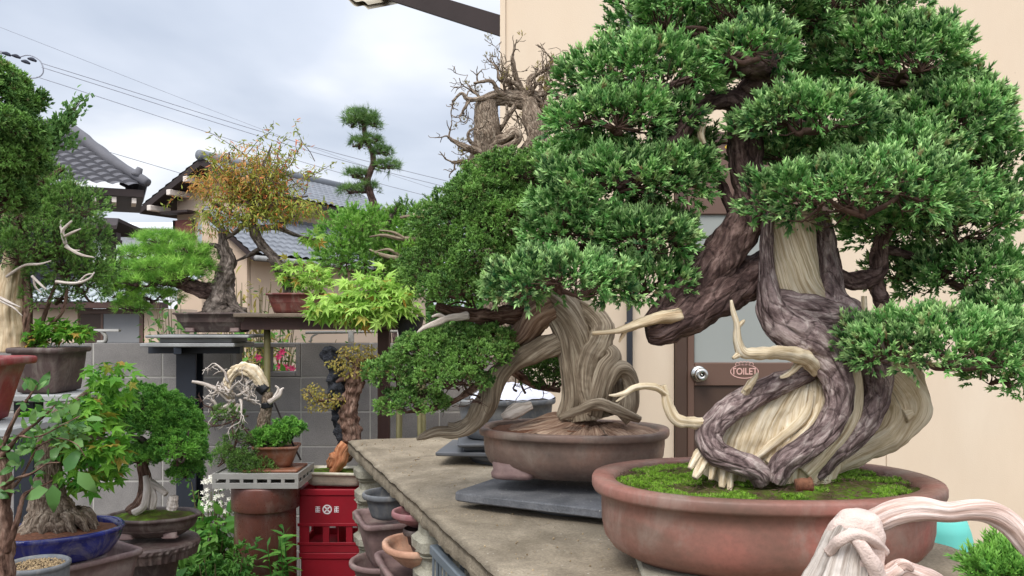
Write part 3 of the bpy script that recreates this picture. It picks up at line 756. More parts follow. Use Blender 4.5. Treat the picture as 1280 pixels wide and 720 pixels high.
def under_pots():
    def C(px, py, Y): q = P(px, py, Y); return (q[0], q[1])
    pot('shallow_bowl', 'plain taupe bowl at the bottom of the stack under the bench', C(480, 0, 3.16), SZ, .13, .13, .13, 2, 0, MAT['mauve'], .05)
    pot('planter_pot', 'brown rectangular pot stacked on the taupe bowl', C(480, 0, 3.15), SZ+.131, .165, .15, .10, 7, BA+PI/2, MAT['mauve'], .03)
    pot('round_tub', 'dark grey round tub on top of the brown rectangular pot', C(486, 0, 3.12), SZ+.297, .095, .098, .098, 2, 0, MAT['potgrey'], .02, wall=.012)
    pot('planter_pot', 'large taupe rectangular pot holding the terracotta dish', C(528, 0, 2.72), SZ, .24, .21, .13, 8, BA+PI/2, MAT['mauve'], .03, wall=.02)
    pot('terracotta_dish', 'pale orange terracotta dish resting on the taupe rectangular pot', C(523, 0, 2.72), SZ+.242, .07, .135, .115, 2.2, BA+PI/2, MAT['terracotta'], .04, wall=.02)
    pot('flower_pot', 'dark brown flower pot standing inside the terracotta dish', C(526, 0, 2.74), SZ+.262, .09, .058, .058, 2, 0, MAT['potdark'], .02, wall=.008)
    pot('flower_pot', 'dusty pink pot on top of the dark flower pot', C(522, 0, 2.75), SZ+.353, .055, .085, .085, 2, 0, MAT['pinkpot'], .04, wall=.012)
    # grey plastic crate
    c = bxy(1.81, .178); t = thing('plastic_crate', 'grey plastic crate with mesh sides pushed under the near slab', 'crate', (c[0], c[1], SZ))
    L, W, H = .50, .34, .375
    def bb(*a): return rotz((lambda g: (g[0]+np.array([c[0], c[1], SZ]), g[1]))(box(*a)), c, BA)
    mk('rim', [bb(-W/2, W/2, -L/2, -L/2+.022, H-.03, H), bb(-W/2, W/2, L/2-.022, L/2, H-.03, H), bb(-W/2, -W/2+.022, -L/2+.023, L/2-.023, H-.03, H), bb(W/2-.022, W/2, -L/2+.023, L/2-.023, H-.03, H)], MAT['crate_grey'], t, smooth=False)
    sl = []
    for k in range(12):
        y = -L/2+.025+k*(L-.05)/11
        for x in (-W/2+.004, W/2-.008): sl.append(bb(x, x+.004, y-.007, y+.007, .01, H-.031, 0))
    for k in range(9):
        x = -W/2+.025+k*(W-.05)/8
        for y in (-L/2+.004, L/2-.008): sl.append(bb(x-.007, x+.007, y, y+.004, .01, H-.031, 0))
    for z in (.09, .17, .25):
        for x in (-W/2+.0035, W/2-.0085): sl.append(bb(x, x+.005, -L/2+.01, L/2-.01, z, z+.012, 0))
        for y in (-L/2+.0035, L/2-.0085): sl.append(bb(-W/2+.01, W/2-.01, y, y+.005, z, z+.012, 0))
    mk('side_mesh', sl, MAT['crate_grey'], t, smooth=False)
    tr = [bb(-W/2+.01, W/2-.01, -L/2+.01, L/2-.01, 0, .01, 0)]
    mk('base', tr, MAT['crate_grey'], t, smooth=False)
    hz = H-.05; ins = [bb(-W/2+.03, W/2-.03, -L/2+.03, L/2-.03, hz-.12, hz-.112, 0)]
    for k in range(14): x = -W/2+.04+k*(W-.08)/13; ins.append(bb(x-.003, x+.003, -L/2+.03, L/2-.03, hz-.111, hz-.104, 0))
    for k in range(20): y = -L/2+.04+k*(L-.08)/19; ins.append(bb(-W/2+.03, W/2-.03, y-.003, y+.003, hz-.1035, hz-.097, 0))
    mk('inner_tray', ins, MAT['crate_grey'], t, smooth=False)
under_pots()
# slab, plates on the bench
def bench_top():
    a = P(576, 622, 2.50); b = P(775, 648, 2.26); d = nrm((b-a)*np.array([1,1,0])); nn = np.array([-d[1], d[0], 0])
    cc = a+d*.29+nn*.17; ang = math.atan2(d[1], d[0])
    o = mk('round_plate', [loft(cc[0]+.02, cc[1], BZ+.001, .16, .14, 2, 0, [(.01,0),(0,.006),(0,.018),(.01,.0215)], 48, capend=True)], MAT['dark_plate'], origin=(cc[0], cc[1], BZ)); tag(o, 'dark round plate hidden under the grey granite slab', 'plate')
    V, fs = loft(cc[0], cc[1], BZ+.023, .31, .19, 18, ang, [(.004,0),(0,.004),(0,.022),(.003,.026)], 96, capend=True)
    V = V+(wob(V, 30, 5)*.002)[:,None]*np.array([1,1,0])
    o = mk('granite_slab', [(V, fs)], MAT['granite'], origin=(cc[0], cc[1], BZ+.023), smooth=False); tag(o, 'speckled grey granite slab under the brown oval bonsai pot', 'stone slab')
    c = P(632, 0, 3.36)
    o = mk('turntable', [loft(c[0], c[1], BZ+.001, .155, .155, 2, 0, [(.02,0),(.02,.012),(.004,.016),(0,.02),(0,.032),(.008,.036)], 56, capend=True)], MAT['dark_plate'], origin=(c[0], c[1], BZ)); tag(o, 'round dark grey turntable lowest under the dark grey pot', 'turntable')
    o = mk('board', [rotz(box(c[0]-.25, c[0]+.2, c[1]-.17, c[1]+.17, BZ+.038, BZ+.054), (c[0], c[1]), -.12)], MAT['dark_plate'], origin=(c[0], c[1], BZ+.038), smooth=False); tag(o, 'thin dark grey square board on the round turntable', 'board')
    o = mk('board', [rotz(box(c[0]-.19, c[0]+.2, c[1]-.16, c[1]+.16, BZ+.076, BZ+.089), (c[0], c[1]), .05)]+[rotz(box(c[0]-.17, c[0]+.17, c[1]+y-.02, c[1]+y+.02, BZ+.0545, BZ+.0755), (c[0], c[1]), .05) for y in (-.1, .1)], MAT['dark_plate'], origin=(c[0], c[1], BZ+.0545), smooth=False); tag(o, 'upper dark grey board with battens, directly under the dark grey pot', 'board')
bench_top()
# ------------------------------------------------------------------ far side: stands, crates
def far_stands():
    # ceramic pipe with tray
    c = P(332, 0, 3.9); t = thing('ceramic_pipe', 'upright brown glazed drain pipe used as a stand', 'drain pipe', (c[0], c[1], 0))
    zt = .775
    mk('pipe', [loft(c[0], c[1], 0, .152, .152, 2, 0, [(.008,0),(.014,zt-.12),(.014,zt-.118),(.0,zt-.112),(-.002,zt-.108),(-.002,zt-.012),(0,zt-.004),(.006,zt),(.02,zt),(.022,zt-.2)], 64)], MAT['pipe_clay'], t)
    tr = thing('plastic_tray', 'dirty white slotted plastic tray on top of the brown pipe', 'tray', (c[0], c[1], zt))
    W, D, H = .385, .30, .068; x0, x1, y0, y1 = c[0]-.195, c[0]-.195+W, c[1]-D/2, c[1]+D/2; z = zt+.001
    g = [box(x0+.004, x1-.004, y0+.004, y1-.004, z, z+.006, 0)]
    for (ya) in (y0, y1-.006):
        g += [box(x0, x1, ya, ya+.006, z, z+.026, .001), box(x0, x1, ya, ya+.006, z+.042, z+H, .001)]
        for k in range(7): xx = x0+k*(W-.016)/6; g.append(box(xx, xx+.016, ya+.0005, ya+.0055, z+.0255, z+.0425, 0))
    for xa in (x0, x1-.006):
        g += [box(xa+.0004, xa+.0056, y0+.0065, y1-.0065, z, z+.026, .001), box(xa+.0004, xa+.0056, y0+.0065, y1-.0065, z+.042, z+H, .001)]
        for k in range(5): yy = y0+.007+k*(D-.03)/4; g.append(box(xa+.0008, xa+.0052, yy, yy+.016, z+.0255, z+.0425, 0))
    mk('tray', g, MAT['white_plastic'], tr, smooth=False)
    mk('deck', [box(x0+.012, x1-.012, y0+.012, y1-.012, z+H-.018, z+H-.006, .001)], MAT['white_plastic'], tr, smooth=False)
    # crates
    cx = P(377, 0, 4.05)[0]+.19; cy = 4.12
    t = thing('bottle_crate', 'red plastic bottle crate, upper one, with white emblem under the cream pot', 'crate', (cx, cy, .43), 'red bottle crates stacked by the wall')
    def crate(t, z, top):
        W, D, H = .37, .30, .30; x0, x1, y0, y1 = cx-W/2, cx+W/2, cy-D/2, cy+D/2; g = []
        e = .012
        for ya, yb in ((y0, y0+e), (y1-e, y1)):
            g += [box(x0+.005, x1-.005, ya, yb, z+.135, z+H-.03, .002), box(x0+.005, x1-.005, ya, yb, z, z+.045, .002)]
            for xa, xb in ((x0+.005, x0+.05), (x1-.05, x1-.005), (x0+.115, x0+.145), (cx+.04, cx+.07)): g.append(box(xa, xb, ya+.0006, yb-.0006, z+.0446, z+.1354, 0))
        for xa, xb in ((x0, x0+e), (x1-e, x1)):
            g += [box(xa, xb, y0+e+.0006, y1-e-.0006, z+.135, z+H-.03, .002), box(xa, xb, y0+e+.0006, y1-e-.0006, z, z+.045, .002)]
            for ya, yb in ((y0+e+.001, y0+.05), (y1-.05, y1-e-.001), (cy-.015, cy+.015)): g.append(box(xa+.0006, xb-.0006, ya, yb, z+.0446, z+.1354, 0))
        mk('body', g, MAT['crate_red'], t, smooth=False)
        rm = [box(x0-.006, x1+.006, y0-.006, y0+e+.003, z+H-.0295, z+H, .003), box(x0-.006, x1+.006, y1-e-.003, y1+.006, z+H-.0295, z+H, .003), box(x0-.0055, x0+e+.003, y0+e+.0035, y1-e-.0035, z+H-.029, z+H, .003), box(x1-e-.003, x1+.0055, y0+e+.0035, y1-e-.0035, z+H-.029, z+H, .003)]
        rm += [box(x0-.004, x1+.004, y0-.004, y0-.0006, z+.036, z+.05, .0015), box(x0-.004, x1+.004, y0-.004, y0-.0006, z+.125, z+.14, .0015)]
        mk('rim', rm, MAT['crate_red'], t, smooth=False)
        mk('floor', [box(x0+e+.001, x1-e-.001, y0+e+.001, y1-e-.001, z+.005, z+.015, 0)]+[box(cx-.002, cx+.002, y0+e+.001, y1-e-.001, z+.0155, z+.12, 0)], MAT['crate_red'], t, smooth=False)
        # emblem: circle with a cross between two square marks
        yy = y0-.0012; ex, ez = P(409, 0, y0)[0], z+.205
        g = []
        a = np.linspace(0, 2*PI, 32, endpoint=False)
        def rg(r0, r1): 
            V = np.vstack([np.stack([ex+np.cos(a)*r, np.full(32, yy), ez+np.sin(a)*r], -1) for r in (r0, r1)]); j = np.arange(32); return (V, [np.stack([j, (j+1)%32, (j+1)%32+32, j+32], -1)])
        g.append(rg(.017, .0225))
        for s in (.8, -.8): g.append(bar((ex-.012, yy, ez-.012*np.sign(s)), (ex+.012, yy, ez+.012*np.sign(s)), .001, .006, 0))
        g.append(bar((ex, yy-.0003, ez-.014), (ex, yy-.0003, ez+.014), .001, .004, 0))
        for s in (-1, 1):
            q = ex+s*.044
            for k in range(4): g.append(box(q-.011, q+.011, yy-.0004, yy+.0004, ez-.014+k*.008, ez-.0105+k*.008, 0))
            g.append(box(q-.002, q+.002, yy-.0006, yy+.0006, ez-.014, ez+.014, 0)); g.append(box(q-.0105, q-.0075, yy-.0006, yy+.0006, ez-.012, ez+.004, 0))
        mk('emblem', g, MAT['white_print'], t, smooth=False)
    crate(t, .43, True)
    low = copy_tree(t, (cx+.008, cy+.004, .129), 'red plastic bottle crate, lower one, near the ground')
    for ch in list(low.children):
        if ch.name.startswith('emblem'): bpy.data.objects.remove(ch)
    o = mk('base_block', [box(cx-.2, cx+.2, cy-.12, cy+.12, 0, .128)], MAT['lightblock'], origin=(cx, cy, 0), smooth=False); tag(o, 'pale block on the ground beneath the red crates', 'block')
    # black post with board top
    Y = 4.5; xa, xb = P(221, 0, Y)[0], P(246, 0, Y)[0]; zt = P(0, 434, Y)[2]
    t = thing('post_stand', 'black steel post stand with grey boards under the pine bonsai', 'stand', ((xa+xb)/2, Y, 0))
    mk('post', [box(xa, xb, Y-.012, Y, 0, zt, .002), box(xa, xb, Y+.088, Y+.1, 0, zt, .002), box((xa+xb)/2-.006, (xa+xb)/2+.006, Y+.0005, Y+.0875, 0, zt, 0)], MAT['black_steel'], t, smooth=False)
    mk('crossbar', [bar(P(188,437,Y), P(302,437,Y), .06, .04), bar(P(222,437,Y-.16), P(222,437,Y+.22), .038, .05)], MAT['black_steel'], t, smooth=False)
    bx0, bx1 = P(204, 0, Y)[0], P(324, 0, Y)[0]; zb = zt+.006
    mk('board', [box(P(192,0,Y)[0], P(306,0,Y)[0], Y-.17, Y+.17, zb, zb+.02), box(P(212,0,Y)[0], P(300,0,Y)[0], Y-.13, Y+.13, zb+.021, zb+.046), box(bx0-.02, bx1, Y-.18, Y+.15, zb+.047, zb+.062)], MAT['grey_board'], t, smooth=False)
    # steel beam shelf
    Y = 4.45; x0, x1 = P(306, 0, Y)[0], P(508, 0, Y)[0]; z0, z1 = P(0, 412, Y)[2], P(0, 397, Y)[2]
    t = thing('beam_shelf', 'rusty brown steel channel shelf on posts above the block wall', 'shelf', ((x0+x1)/2, Y, 0))
    mk('channel', [box(x0, x1, Y-.07, Y-.06, z0, z1, .001), box(x0, x1, Y-.0595, Y+.06, z0, z0+.008, .001), box(x0, x1, Y-.0595, Y+.06, z1-.008, z1, .001)], MAT['brown_steel'], t, smooth=False)
    mk('plank', [box(x0-.02, P(415,0,Y)[0], Y-.13, Y+.13, z1+.001, z1+.022)], MAT['oldwood'], t, smooth=False)
    mk('post', [tube([P(333, 0, Y)*np.array([1,1,0])+np.array([0,0,.0]), P(334, 0, Y)*np.array([1,1,0])+np.array([0,0,z0-.001])], .018, seg=12, n=2)], MAT['bamboo'], t)
    xq = P(480, 0, Y)[0]; mk('post', [box(xq-.03, xq+.03, Y-.03, Y+.03, 0, z0-.001)], MAT['brown_steel'], t, smooth=False)
    # thin rail on the wall top
    o = mk('wall_rail', [tube([P(382,416,4.9), P(512,414,4.9)], .008, seg=8, n=2), bar(P(439,428,4.9), P(439,413,4.9), .03, .03), bar(P(500,428,4.9), P(500,414,4.9), .03, .03)]+[tube([P(388,428,4.9), P(390,421,4.9), P(397,417,4.9)], .006, seg=6)], MAT['white_plastic'], origin=P(439,428,4.9)); tag(o, 'thin pale rail along the top of the block wall', 'rail')
    o = mk('wall_rail', [bar(P(118,413,4.9), P(150,413,4.9), .03, .015), tube([P(122,428,4.9), P(131,427,4.9), P(132,420,4.9), P(127,414,4.9)], .012, seg=8)], MAT['white_plastic'], origin=P(130,428,4.9)); tag(o, 'short white bent handrail on the wall beside the brown pot', 'rail')
far_stands()
# ------------------------------------------------------------------ left stands
def left_stands():
    # shelves on posts at z 1.285
    for lab, px0, px1, Y, py, mt, d in (('grey shelf board on a black post, under the brown rectangular pot', -40, 122, 2.8, 490, 'grey_board', .24), ('pale grey shelf board on a post, under the red pot', -80, 47, 2.0, 528, 'grey_board', .22)):
        a, b = P(px0, py, Y), P(px1, py, Y); z = a[2]
        t = thing('shelf_stand', lab, 'stand', ((a[0]+b[0])/2, Y, 0))
        mk('board', [box(a[0], b[0], Y-d/2, Y+d/2, z-.022, z)], MAT[mt], t, smooth=False)
        xp = P(36, 0, Y)[0] if Y > 2.5 else P(-50, 0, Y)[0]
        mk('post', [box(xp-.035, xp+.035, Y-.03, Y+.03, 0, z-.0225)], MAT['black_steel'], t, smooth=False)
    # low table under the blue pot
    t = thing('low_table', 'low plank table under the blue pot and the grey pot', 'table', (-1.5, 2.0, 0))
    mk('top', [box(-1.9, -1.17, 1.30+k*.205, 1.50+k*.205, .715, .74) for k in range(6)], MAT['oldwood'], t, smooth=False)
    for x in (-1.85, -1.22):
        for y in (1.36, 2.45): mk('leg', [box(x-.03, x+.03, y-.03, y+.03, 0, .7145)], MAT['oldwood'], t, smooth=False)
    # pedestal
    c = P(190, 0, 3.2); zt = P(0, 674, 3.2)[2]
    t = thing('stone_pedestal', 'brown round pedestal stool under the wavy oval pot', 'pedestal', (c[0], c[1], 0))
    g = loft(c[0], c[1], zt-.06, .172, .172, 2, 0, [(.03,0),(.012,.003),(.006,.03),(.0,.04),(0,.052),(.006,.06)], 96, capend=True)
    V = g[0].copy(); a = np.arctan2(V[:,1]-c[1], V[:,0]-c[0]); zz = V[:,2]-(zt-.06)
    f = np.where((zz > .002) & (zz < .045), .003*np.sign(np.sin(a*36)), 0)
    V[:,0] += np.cos(a)*f; V[:,1] += np.sin(a)*f
    mk('top', [(V, g[1])], MAT['potdark'], t, smooth=False)
    mk('column', [loft(c[0], c[1], 0, .13, .13, 2, 0, [(0,0),(0,.06),(.05,.1),(.062,.3),(.055,.5),(.03,zt-.064),(.03,zt-.0605)], 48)], MAT['potdark'], t)
left_stands()
# ------------------------------------------------------------------ houses and sheds behind the wall
def tiled(p0, p1, p2, p3, nu, rows, amp=.03, step=.03):
    """roof sheet: p0-p1 eave, p3-p2 ridge; rolls run eave to ridge, courses step"""
    p0, p1, p2, p3 = [np.array(p, float) for p in (p0, p1, p2, p3)]
    N = nrm(np.cross(p1-p0, p3-p0)); N = N if N[2] > 0 else -N
    def f(u, v):
        b = (p0[None]*(1-u)[:,None]+p1[None]*u[:,None])*(1-v)[:,None]+(p3[None]*(1-u)[:,None]+p2[None]*u[:,None])*v[:,None]
        h = amp*np.abs(np.sin(u*nu*PI))+step*(1-np.mod(v*rows, 1.0))
        return b+N[None]*h[:,None]
    g = grid(f, nu*6+1, rows*5+1); return g
def houses():
    # middle house: gable towards the viewer's left
    A = P(262, 200, 18.0); rd = nrm(np.array([2.6, 5.2, 0.])); gd = np.array([rd[1], -rd[0], 0.])   # gd: to the right eave
    L = 5.0; sl = .5
    t = thing('tiled_house', 'cream house with grey tiled gable roof behind the orange maple', 'house', (A[0], A[1], 0))
    el, er = 1.85, 1.75
    def pt(s, l, z=0.): q = A+gd*s+rd*l; q = q.copy(); q[2] = A[2]-abs(s)*sl+z; return q
    fr = -.25
    mk('roof', [tiled(pt(er,fr), pt(er,L), pt(0,L), pt(0,fr), 26, 9, .035, .03), tiled(pt(-el,L), pt(-el,fr), pt(0,fr), pt(0,L), 26, 9, .035, .03)], MAT['tile_mid'], t, smooth=False)
    th = np.array([0,0,-.14])
    mk('roof_underside', [solid([pt(er,fr,-.012), pt(0,fr,-.012), pt(0,L,-.012), pt(er,L,-.012)], 0, th), solid([pt(-el,fr,-.012), pt(-el,L,-.012), pt(0,L,-.012), pt(0,fr,-.012)], 0, th)], MAT['darkwood'], t, smooth=False)
    mk('ridge', [tube([pt(0,fr-.05,.06), pt(0,L+.05,.06)], .11, seg=10, n=2)], MAT['tile_mid'], t)
    wl, wr = 1.25, 1.3
    def wp(s, l, z): q = A+gd*s+rd*l; return np.array([q[0], q[1], z])
    g0 = .25
    zA = A[2]-.16
    wall = [solid([wp(-wl,g0,0), wp(wr,g0,0), wp(wr,g0,zA-wr*sl), wp(0,g0,zA), wp(-wl,g0,zA-wl*sl)], 0, rd*(L-.5))]
    w = mk('wall', wall, MAT['creamwall'], t, smooth=False)
    for s in (-1.5, -.9, -.4): mk('purlin', [bar(wp(s, fr-.06, A[2]-abs(s)*sl-.22), wp(s, g0-.005, A[2]-abs(s)*sl-.22), .12, .12, .01)], MAT['creamwall2'], t, smooth=False)
    def on(px0, py0, px1, py1, d):   # window rectangle on the gable wall, from approximate sight
        n = rd; q = A+rd*(g0-d)
        def hit(px, py): v = P(px, py, 1.0)-np.array([0,0,EYE]); o = np.array([0,0,EYE]); k = ((q-o)@n)/(v@n); return o+v*k
        a, b = hit(px0, py1), hit(px1, py0); return a, b
    a, b = on(219, 274, 243, 302, .01); sa, sb = (a-A)@gd, (b-A)@gd
    wd = mk('window', [solid([wp(sa,g0-.04,a[2]), wp(sb,g0-.04,a[2]), wp(sb,g0-.04,b[2]), wp(sa,g0-.04,b[2])], 0, rd*.05)], MAT['window_red'], t, smooth=False)
    mk('frame', [bar(wp(sa,g0-.045,a[2]), wp(sa,g0-.045,b[2]), .04), bar(wp(sb,g0-.045,a[2]), wp(sb,g0-.045,b[2]), .04), bar(wp(sa,g0-.045,a[2]), wp(sb,g0-.045,a[2]), .04)], MAT['darkwood'], wd, smooth=False)
    mk('canopy', [bar(wp(sa-.1,g0-.2,b[2]+.14), wp(sb+.15,g0-.2,b[2]+.14), .3, .05)], MAT['darkwood'], wd, smooth=False)
    a, b = on(248, 276, 276, 312, .01); sa, sb = (a-A)@gd, (b-A)@gd
    wd = mk('window', [solid([wp(sa,g0-.03,a[2]), wp(sb,g0-.03,a[2]), wp(sb,g0-.03,b[2]), wp(sa,g0-.03,b[2])], 0, rd*.04)], MAT['pane'], t, smooth=False)
    # lower wing with pent roof
    E0 = P(283, 318, 15.2); zE = E0[2]; e0 = E0
    r0 = wp(wr+.02, g0-1.7, zE+.95); Lw = L+1.1; r1 = r0+rd*Lw; e0 = r0+gd*1.5+rd*(-.2); e0[2] = zE; e1 = e0+rd*(Lw+.4)
    mk('lower_roof', [tiled(e0, e1, r1, r0, 30, 9, .035, .03)], MAT['tile_mid'], t, smooth=False)
    mk('lower_roof_underside', [solid([e0-np.array([0,0,.012]), e1-np.array([0,0,.012]), r1-np.array([0,0,.012]), r0-np.array([0,0,.012])], 0, np.array([0,0,-.1]))], MAT['darkwood'], t, smooth=False)
    dd = nrm((e1-e0)*np.array([1,1,0])); nn = -gd; b0 = e0+nn*.45+dd*.3; b1 = e1+nn*.45
    mk('lower_wall', [solid([[b0[0],b0[1],0],[b1[0],b1[1],0],[b1[0],b1[1],zE-.02],[b0[0],b0[1],zE-.02]], 0, nn*.15), solid([[b0[0],b0[1],0],[b0[0],b0[1],zE+.1],[r0[0],r0[1],zE+.7],[r0[0],r0[1],0]], 0, dd*.1)], MAT['creamwall'], t, smooth=False)
    mk('gutter', [tube([e0-np.array([0,0,.06])-nn*.05, e1-np.array([0,0,.06])-nn*.05], .05, seg=8, n=2)], MAT['grey_board'], t)
    # left house: hip roof whose corner points to the right
    Y = 14.0; E = P(180, 236, Y); u = nrm(np.array([6.3, 3.0, 0])); n = np.array([-u[1], u[0], 0])
    t = thing('tiled_house', 'dark walled house with diamond patterned tile roof at the left', 'house', (E[0]-3, Y, 0))
    dn = np.array([0,0,1.0]); W = 2.3; hh = 1.0
    Lf = E-u*8; Eb = E+n*W; Lb = Lf+n*W; R1 = E+n*W*.5-u*W*.5+dn*hh; R0 = Lf+n*W*.5+dn*hh
    mk('roof', [tiled(Lf, E, R1, R0, 34, 12, .045, .05), tiled(E, Eb, R1+n*.01, R1, 20, 12, .045, .05)], MAT['tile'], t, smooth=False)
    mk('hip_ridge', [tube([E+u*.06+dn*.10, E*.55+R1*.45+dn*.09, R1+dn*.14], [.07,.10,.11], seg=10, n=40, bump=.12, bf=3), tube([R1+dn*.12, R0+dn*.12], .13, seg=10, n=2), tube([E*.9+R1*.1+dn*.12, E*.9+R1*.1+dn*.26+u*.06], [.09,.05], seg=8, n=4)], MAT['tile'], t)
    mk('eaves', [solid([Lf-dn*.02, E-dn*.02, Eb-dn*.02, Lb-dn*.02], 0, -dn*.12)], MAT['darkwood'], t, smooth=False)
    for k in range(14): a_ = E-u*(.15+k*.3)+n*.04-dn*.2; mk('rafter', [bar(a_, a_+n*.5, .07, .09)], MAT['creamwall2'], t, smooth=False)
    c0 = E-u*.80+n*.35; c1 = Lf+u*.5+n*.35
    mk('wall', [solid([np.array([c1[0],c1[1],0]), np.array([c0[0],c0[1],0]), np.array([c0[0],c0[1],E[2]-.141]), np.array([c1[0],c1[1],E[2]-.141])], 0, n*(W-.6))], MAT['darkwall'], t, smooth=False)
    # white sheet-roofed building behind
    Y = 26.0; a = P(112, 268, Y); b = P(230, 300, Y)
    t = thing('white_building', 'white sheet clad building behind the left house', 'building', ((a[0]+b[0])/2, Y, 0))
    mk('wall', [box(a[0]-4, b[0]+1, Y, Y+5, 0, P(0,278,Y)[2], .01)], MAT['whitewall'], t, smooth=False)
    mk('roof', [solid([[a[0]-4.3,Y-.5,P(0,280,Y)[2]],[b[0]+1.3,Y-.5,P(0,290,Y)[2]],[b[0]+1.3,Y+5.4,P(0,268,Y)[2]],[a[0]-4.3,Y+5.4,P(0,254,Y)[2]]], 0, np.array([0,0,.08]))], MAT['whitewall'], t, smooth=False)
    # small dark gate roof
    Y = 12.0; a = P(100, 300, Y); b = P(166, 291, Y)
    t = thing('gate_roof', 'small dark timber gate roof on a post beside the left house', 'gate', ((a[0]+b[0])/2, Y, 0))
    mk('roof', [solid([[a[0]-.6,Y-.5,b[2]+.02],[b[0],Y-.5,b[2]],[b[0]-.25,Y+.1,b[2]+.17],[a[0]-.6,Y+.1,b[2]+.22]], 0, np.array([0,0,.05])), solid([[a[0]-.6,Y+.7,b[2]+.02],[b[0],Y+.7,b[2]],[b[0]-.25,Y+.101,b[2]+.17],[a[0]-.6,Y+.101,b[2]+.22]], 0, np.array([0,0,.05]))], MAT['darkwood'], t, smooth=False)
    mk('beam', [bar((a[0]-.5,Y+.1,b[2]-.04), (b[0]-.25,Y+.1,b[2]-.04), .14, .1)], MAT['darkwood'], t, smooth=False)
    xp = P(139, 0, Y+.1)[0]; mk('post', [box(xp-.05, xp+.05, Y+.05, Y+.15, 0, b[2]-.1), box(a[0]-.4, a[0]-.3, Y+.05, Y+.15, 0, b[2]-.1), box(xp-.14, xp+.14, Y+.051, Y+.149, b[2]-.16, b[2]-.095)], MAT['darkwood'], t, smooth=False)
    # low shed
    Y = 11.0; x0, x1 = P(60,0,Y)[0], P(206,0,Y)[0]; ze = P(0,377,Y)[2]; zr = P(0,354,Y+1.2)[2]
    t = thing('low_shed', 'low shed with pale metal roof and grey sliding shutters beyond the wall', 'shed', ((x0+x1)/2, Y, 0))
    def met(u, v):
        return np.stack([x0-.3+u*(x1-x0+.35), Y-.25+v*1.6, ze+v*(zr-ze+.12)+.03*(np.mod(u*11,1) < .12)], -1)
    mk('roof', [grid(met, 181, 4)], MAT['metalroof'], t, smooth=False)
    mk('fascia', [box(x0-.3, x1+.04, Y-.24, Y+.02, ze-.09, ze-.012, .005)], MAT['brown_steel'], t, smooth=False)
    mk('wall', [box(x0-.2, P(97,0,Y)[0], Y, Y+1.2, 0, ze-.091, .005), box(P(180,0,Y)[0], x1-.02, Y, Y+1.2, 0, ze-.091, .005), box(P(97,0,Y)[0]+.001, P(180,0,Y)[0]-.001, Y+.05, Y+1.2, 0, ze-.092, 0)], MAT['creamwall'], t, smooth=False)
    xa, xb, xc = P(99,0,Y)[0], P(127,0,Y)[0], P(176,0,Y)[0]
    mk('shutter', [box(xa, xb, Y+.02, Y+.049, 0, ze-.16, .003)], MAT['door_dark'], t, smooth=False)
    mk('shutter', [box(xb+.02, xc-.02, Y+.005, Y+.049, 0, ze-.16, .003)], MAT['shutter'], t, smooth=False)
    mk('shutter_frame', [box(xb-.01, xb+.019, Y-.005, Y+.049, 0, ze-.16, .003), box(xc-.019, xc+.03, Y-.005, Y+.049, 0, ze-.16, .003), box(xa, xc, Y-.006, Y+.048, ze-.159, ze-.093, .003)], MAT['door_brown'], t, smooth=False)
    # power pole + lines
    Y = 24.0; c = P(-14, 80, Y); t = thing('utility_pole', 'utility pole with crossarm and insulators at the left edge', 'utility pole', (c[0], c[1], 0))
    mk('pole', [tube([(c[0], c[1], 0), (c[0], c[1], c[2]+1.2)], [.16,.12], seg=14, n=2)], MAT['grey_board'], t)
    mk('crossarm', [bar(c+np.array([-.9,-.05,.15]), P(26, 90, Y-.1), .09, .09, .01), bar(c+np.array([-.3,-.05,.5]), P(12, 68, Y), .08, .08, .01)], MAT['wire'], t, smooth=False)
    for (a, b) in ((8, 67), (20, 70), (32, 77), (40, 74), (20, 92)):
        q = P(a, b, Y-.1); mk('insulator', [tube([q+np.array([-.12,0,.02]), q, q+np.array([.12,0,-.06])], [.025,.055,.03], seg=8, n=8)], MAT['darkwall'], t)
    ca = [P(22,72,Y), P(36,69,Y), P(50,76,Y), P(54,90,Y), P(46,97,Y), P(30,96,Y), P(18,86,Y)]
    mk('jumper_cable', [tube(ca, .018, seg=6, n=40)], MAT['wire'], t)
    for lab, (a, b), (e, f), w in (('power line, uppermost of those from the pole', (0, 34), (640, 268), .006), ('power line, second from the top across the sky', (52, 79), (640, 246), .011), ('power line, just below the second one', (52, 84), (640, 254), .011), ('power line, third of the lines leaving the pole, lower', (46, 96), (640, 272), .010), ('faint power line behind the maple, lowest in the sky', (95, 178), (640, 322), .010)):
        p, q = P(a, b, Y-.1), P(e, f, 34.0); m = (p+q)/2-np.array([0,0,.22])
        tag(mk('power_line', [tube([p, m, q], w, seg=5, n=24)], MAT['wire'], origin=p), lab, 'power line', 'power lines across the sky')
houses()
# ------------------------------------------------------------------ bonsai
R_ = lambda s: np.random.default_rng(s)
T_SPRIG = [t_sprig(R_(i), 5+i%3, .095, .5, .46) for i in range(6)]
T_SPRIG_F = [t_sprig(R_(20+i), 7, .055, .45, .4) for i in range(4)]
T_TUFT = [t_tuft(R_(40+i)) for i in range(5)]
T_NEED = [t_needles(R_(60+i), 11, .028) for i in range(4)]
T_MAPLE = [t_maple(R_(80+i)) for i in range(4)]
T_MAPLE5 = [t_maple(R_(90+i), 5, .2) for i in range(3)]
T_LEAF = [t_leaf(R_(100+i), .12, .26, .15+.1*i) for i in range(3)]
T_LEAFN = [t_leaf(R_(110+i), .08, .12, .2+.15*i) for i in range(3)]
T_BLADE = [t_blade(R_(120+i), .03, .3+.25*i) for i in range(3)]
def PC(px, py, Y0, dY, rx, ry, rY):
    Y = Y0+dY; return P(px, py, Y), np.array([rx*Y/F, rY, ry*Y/F])
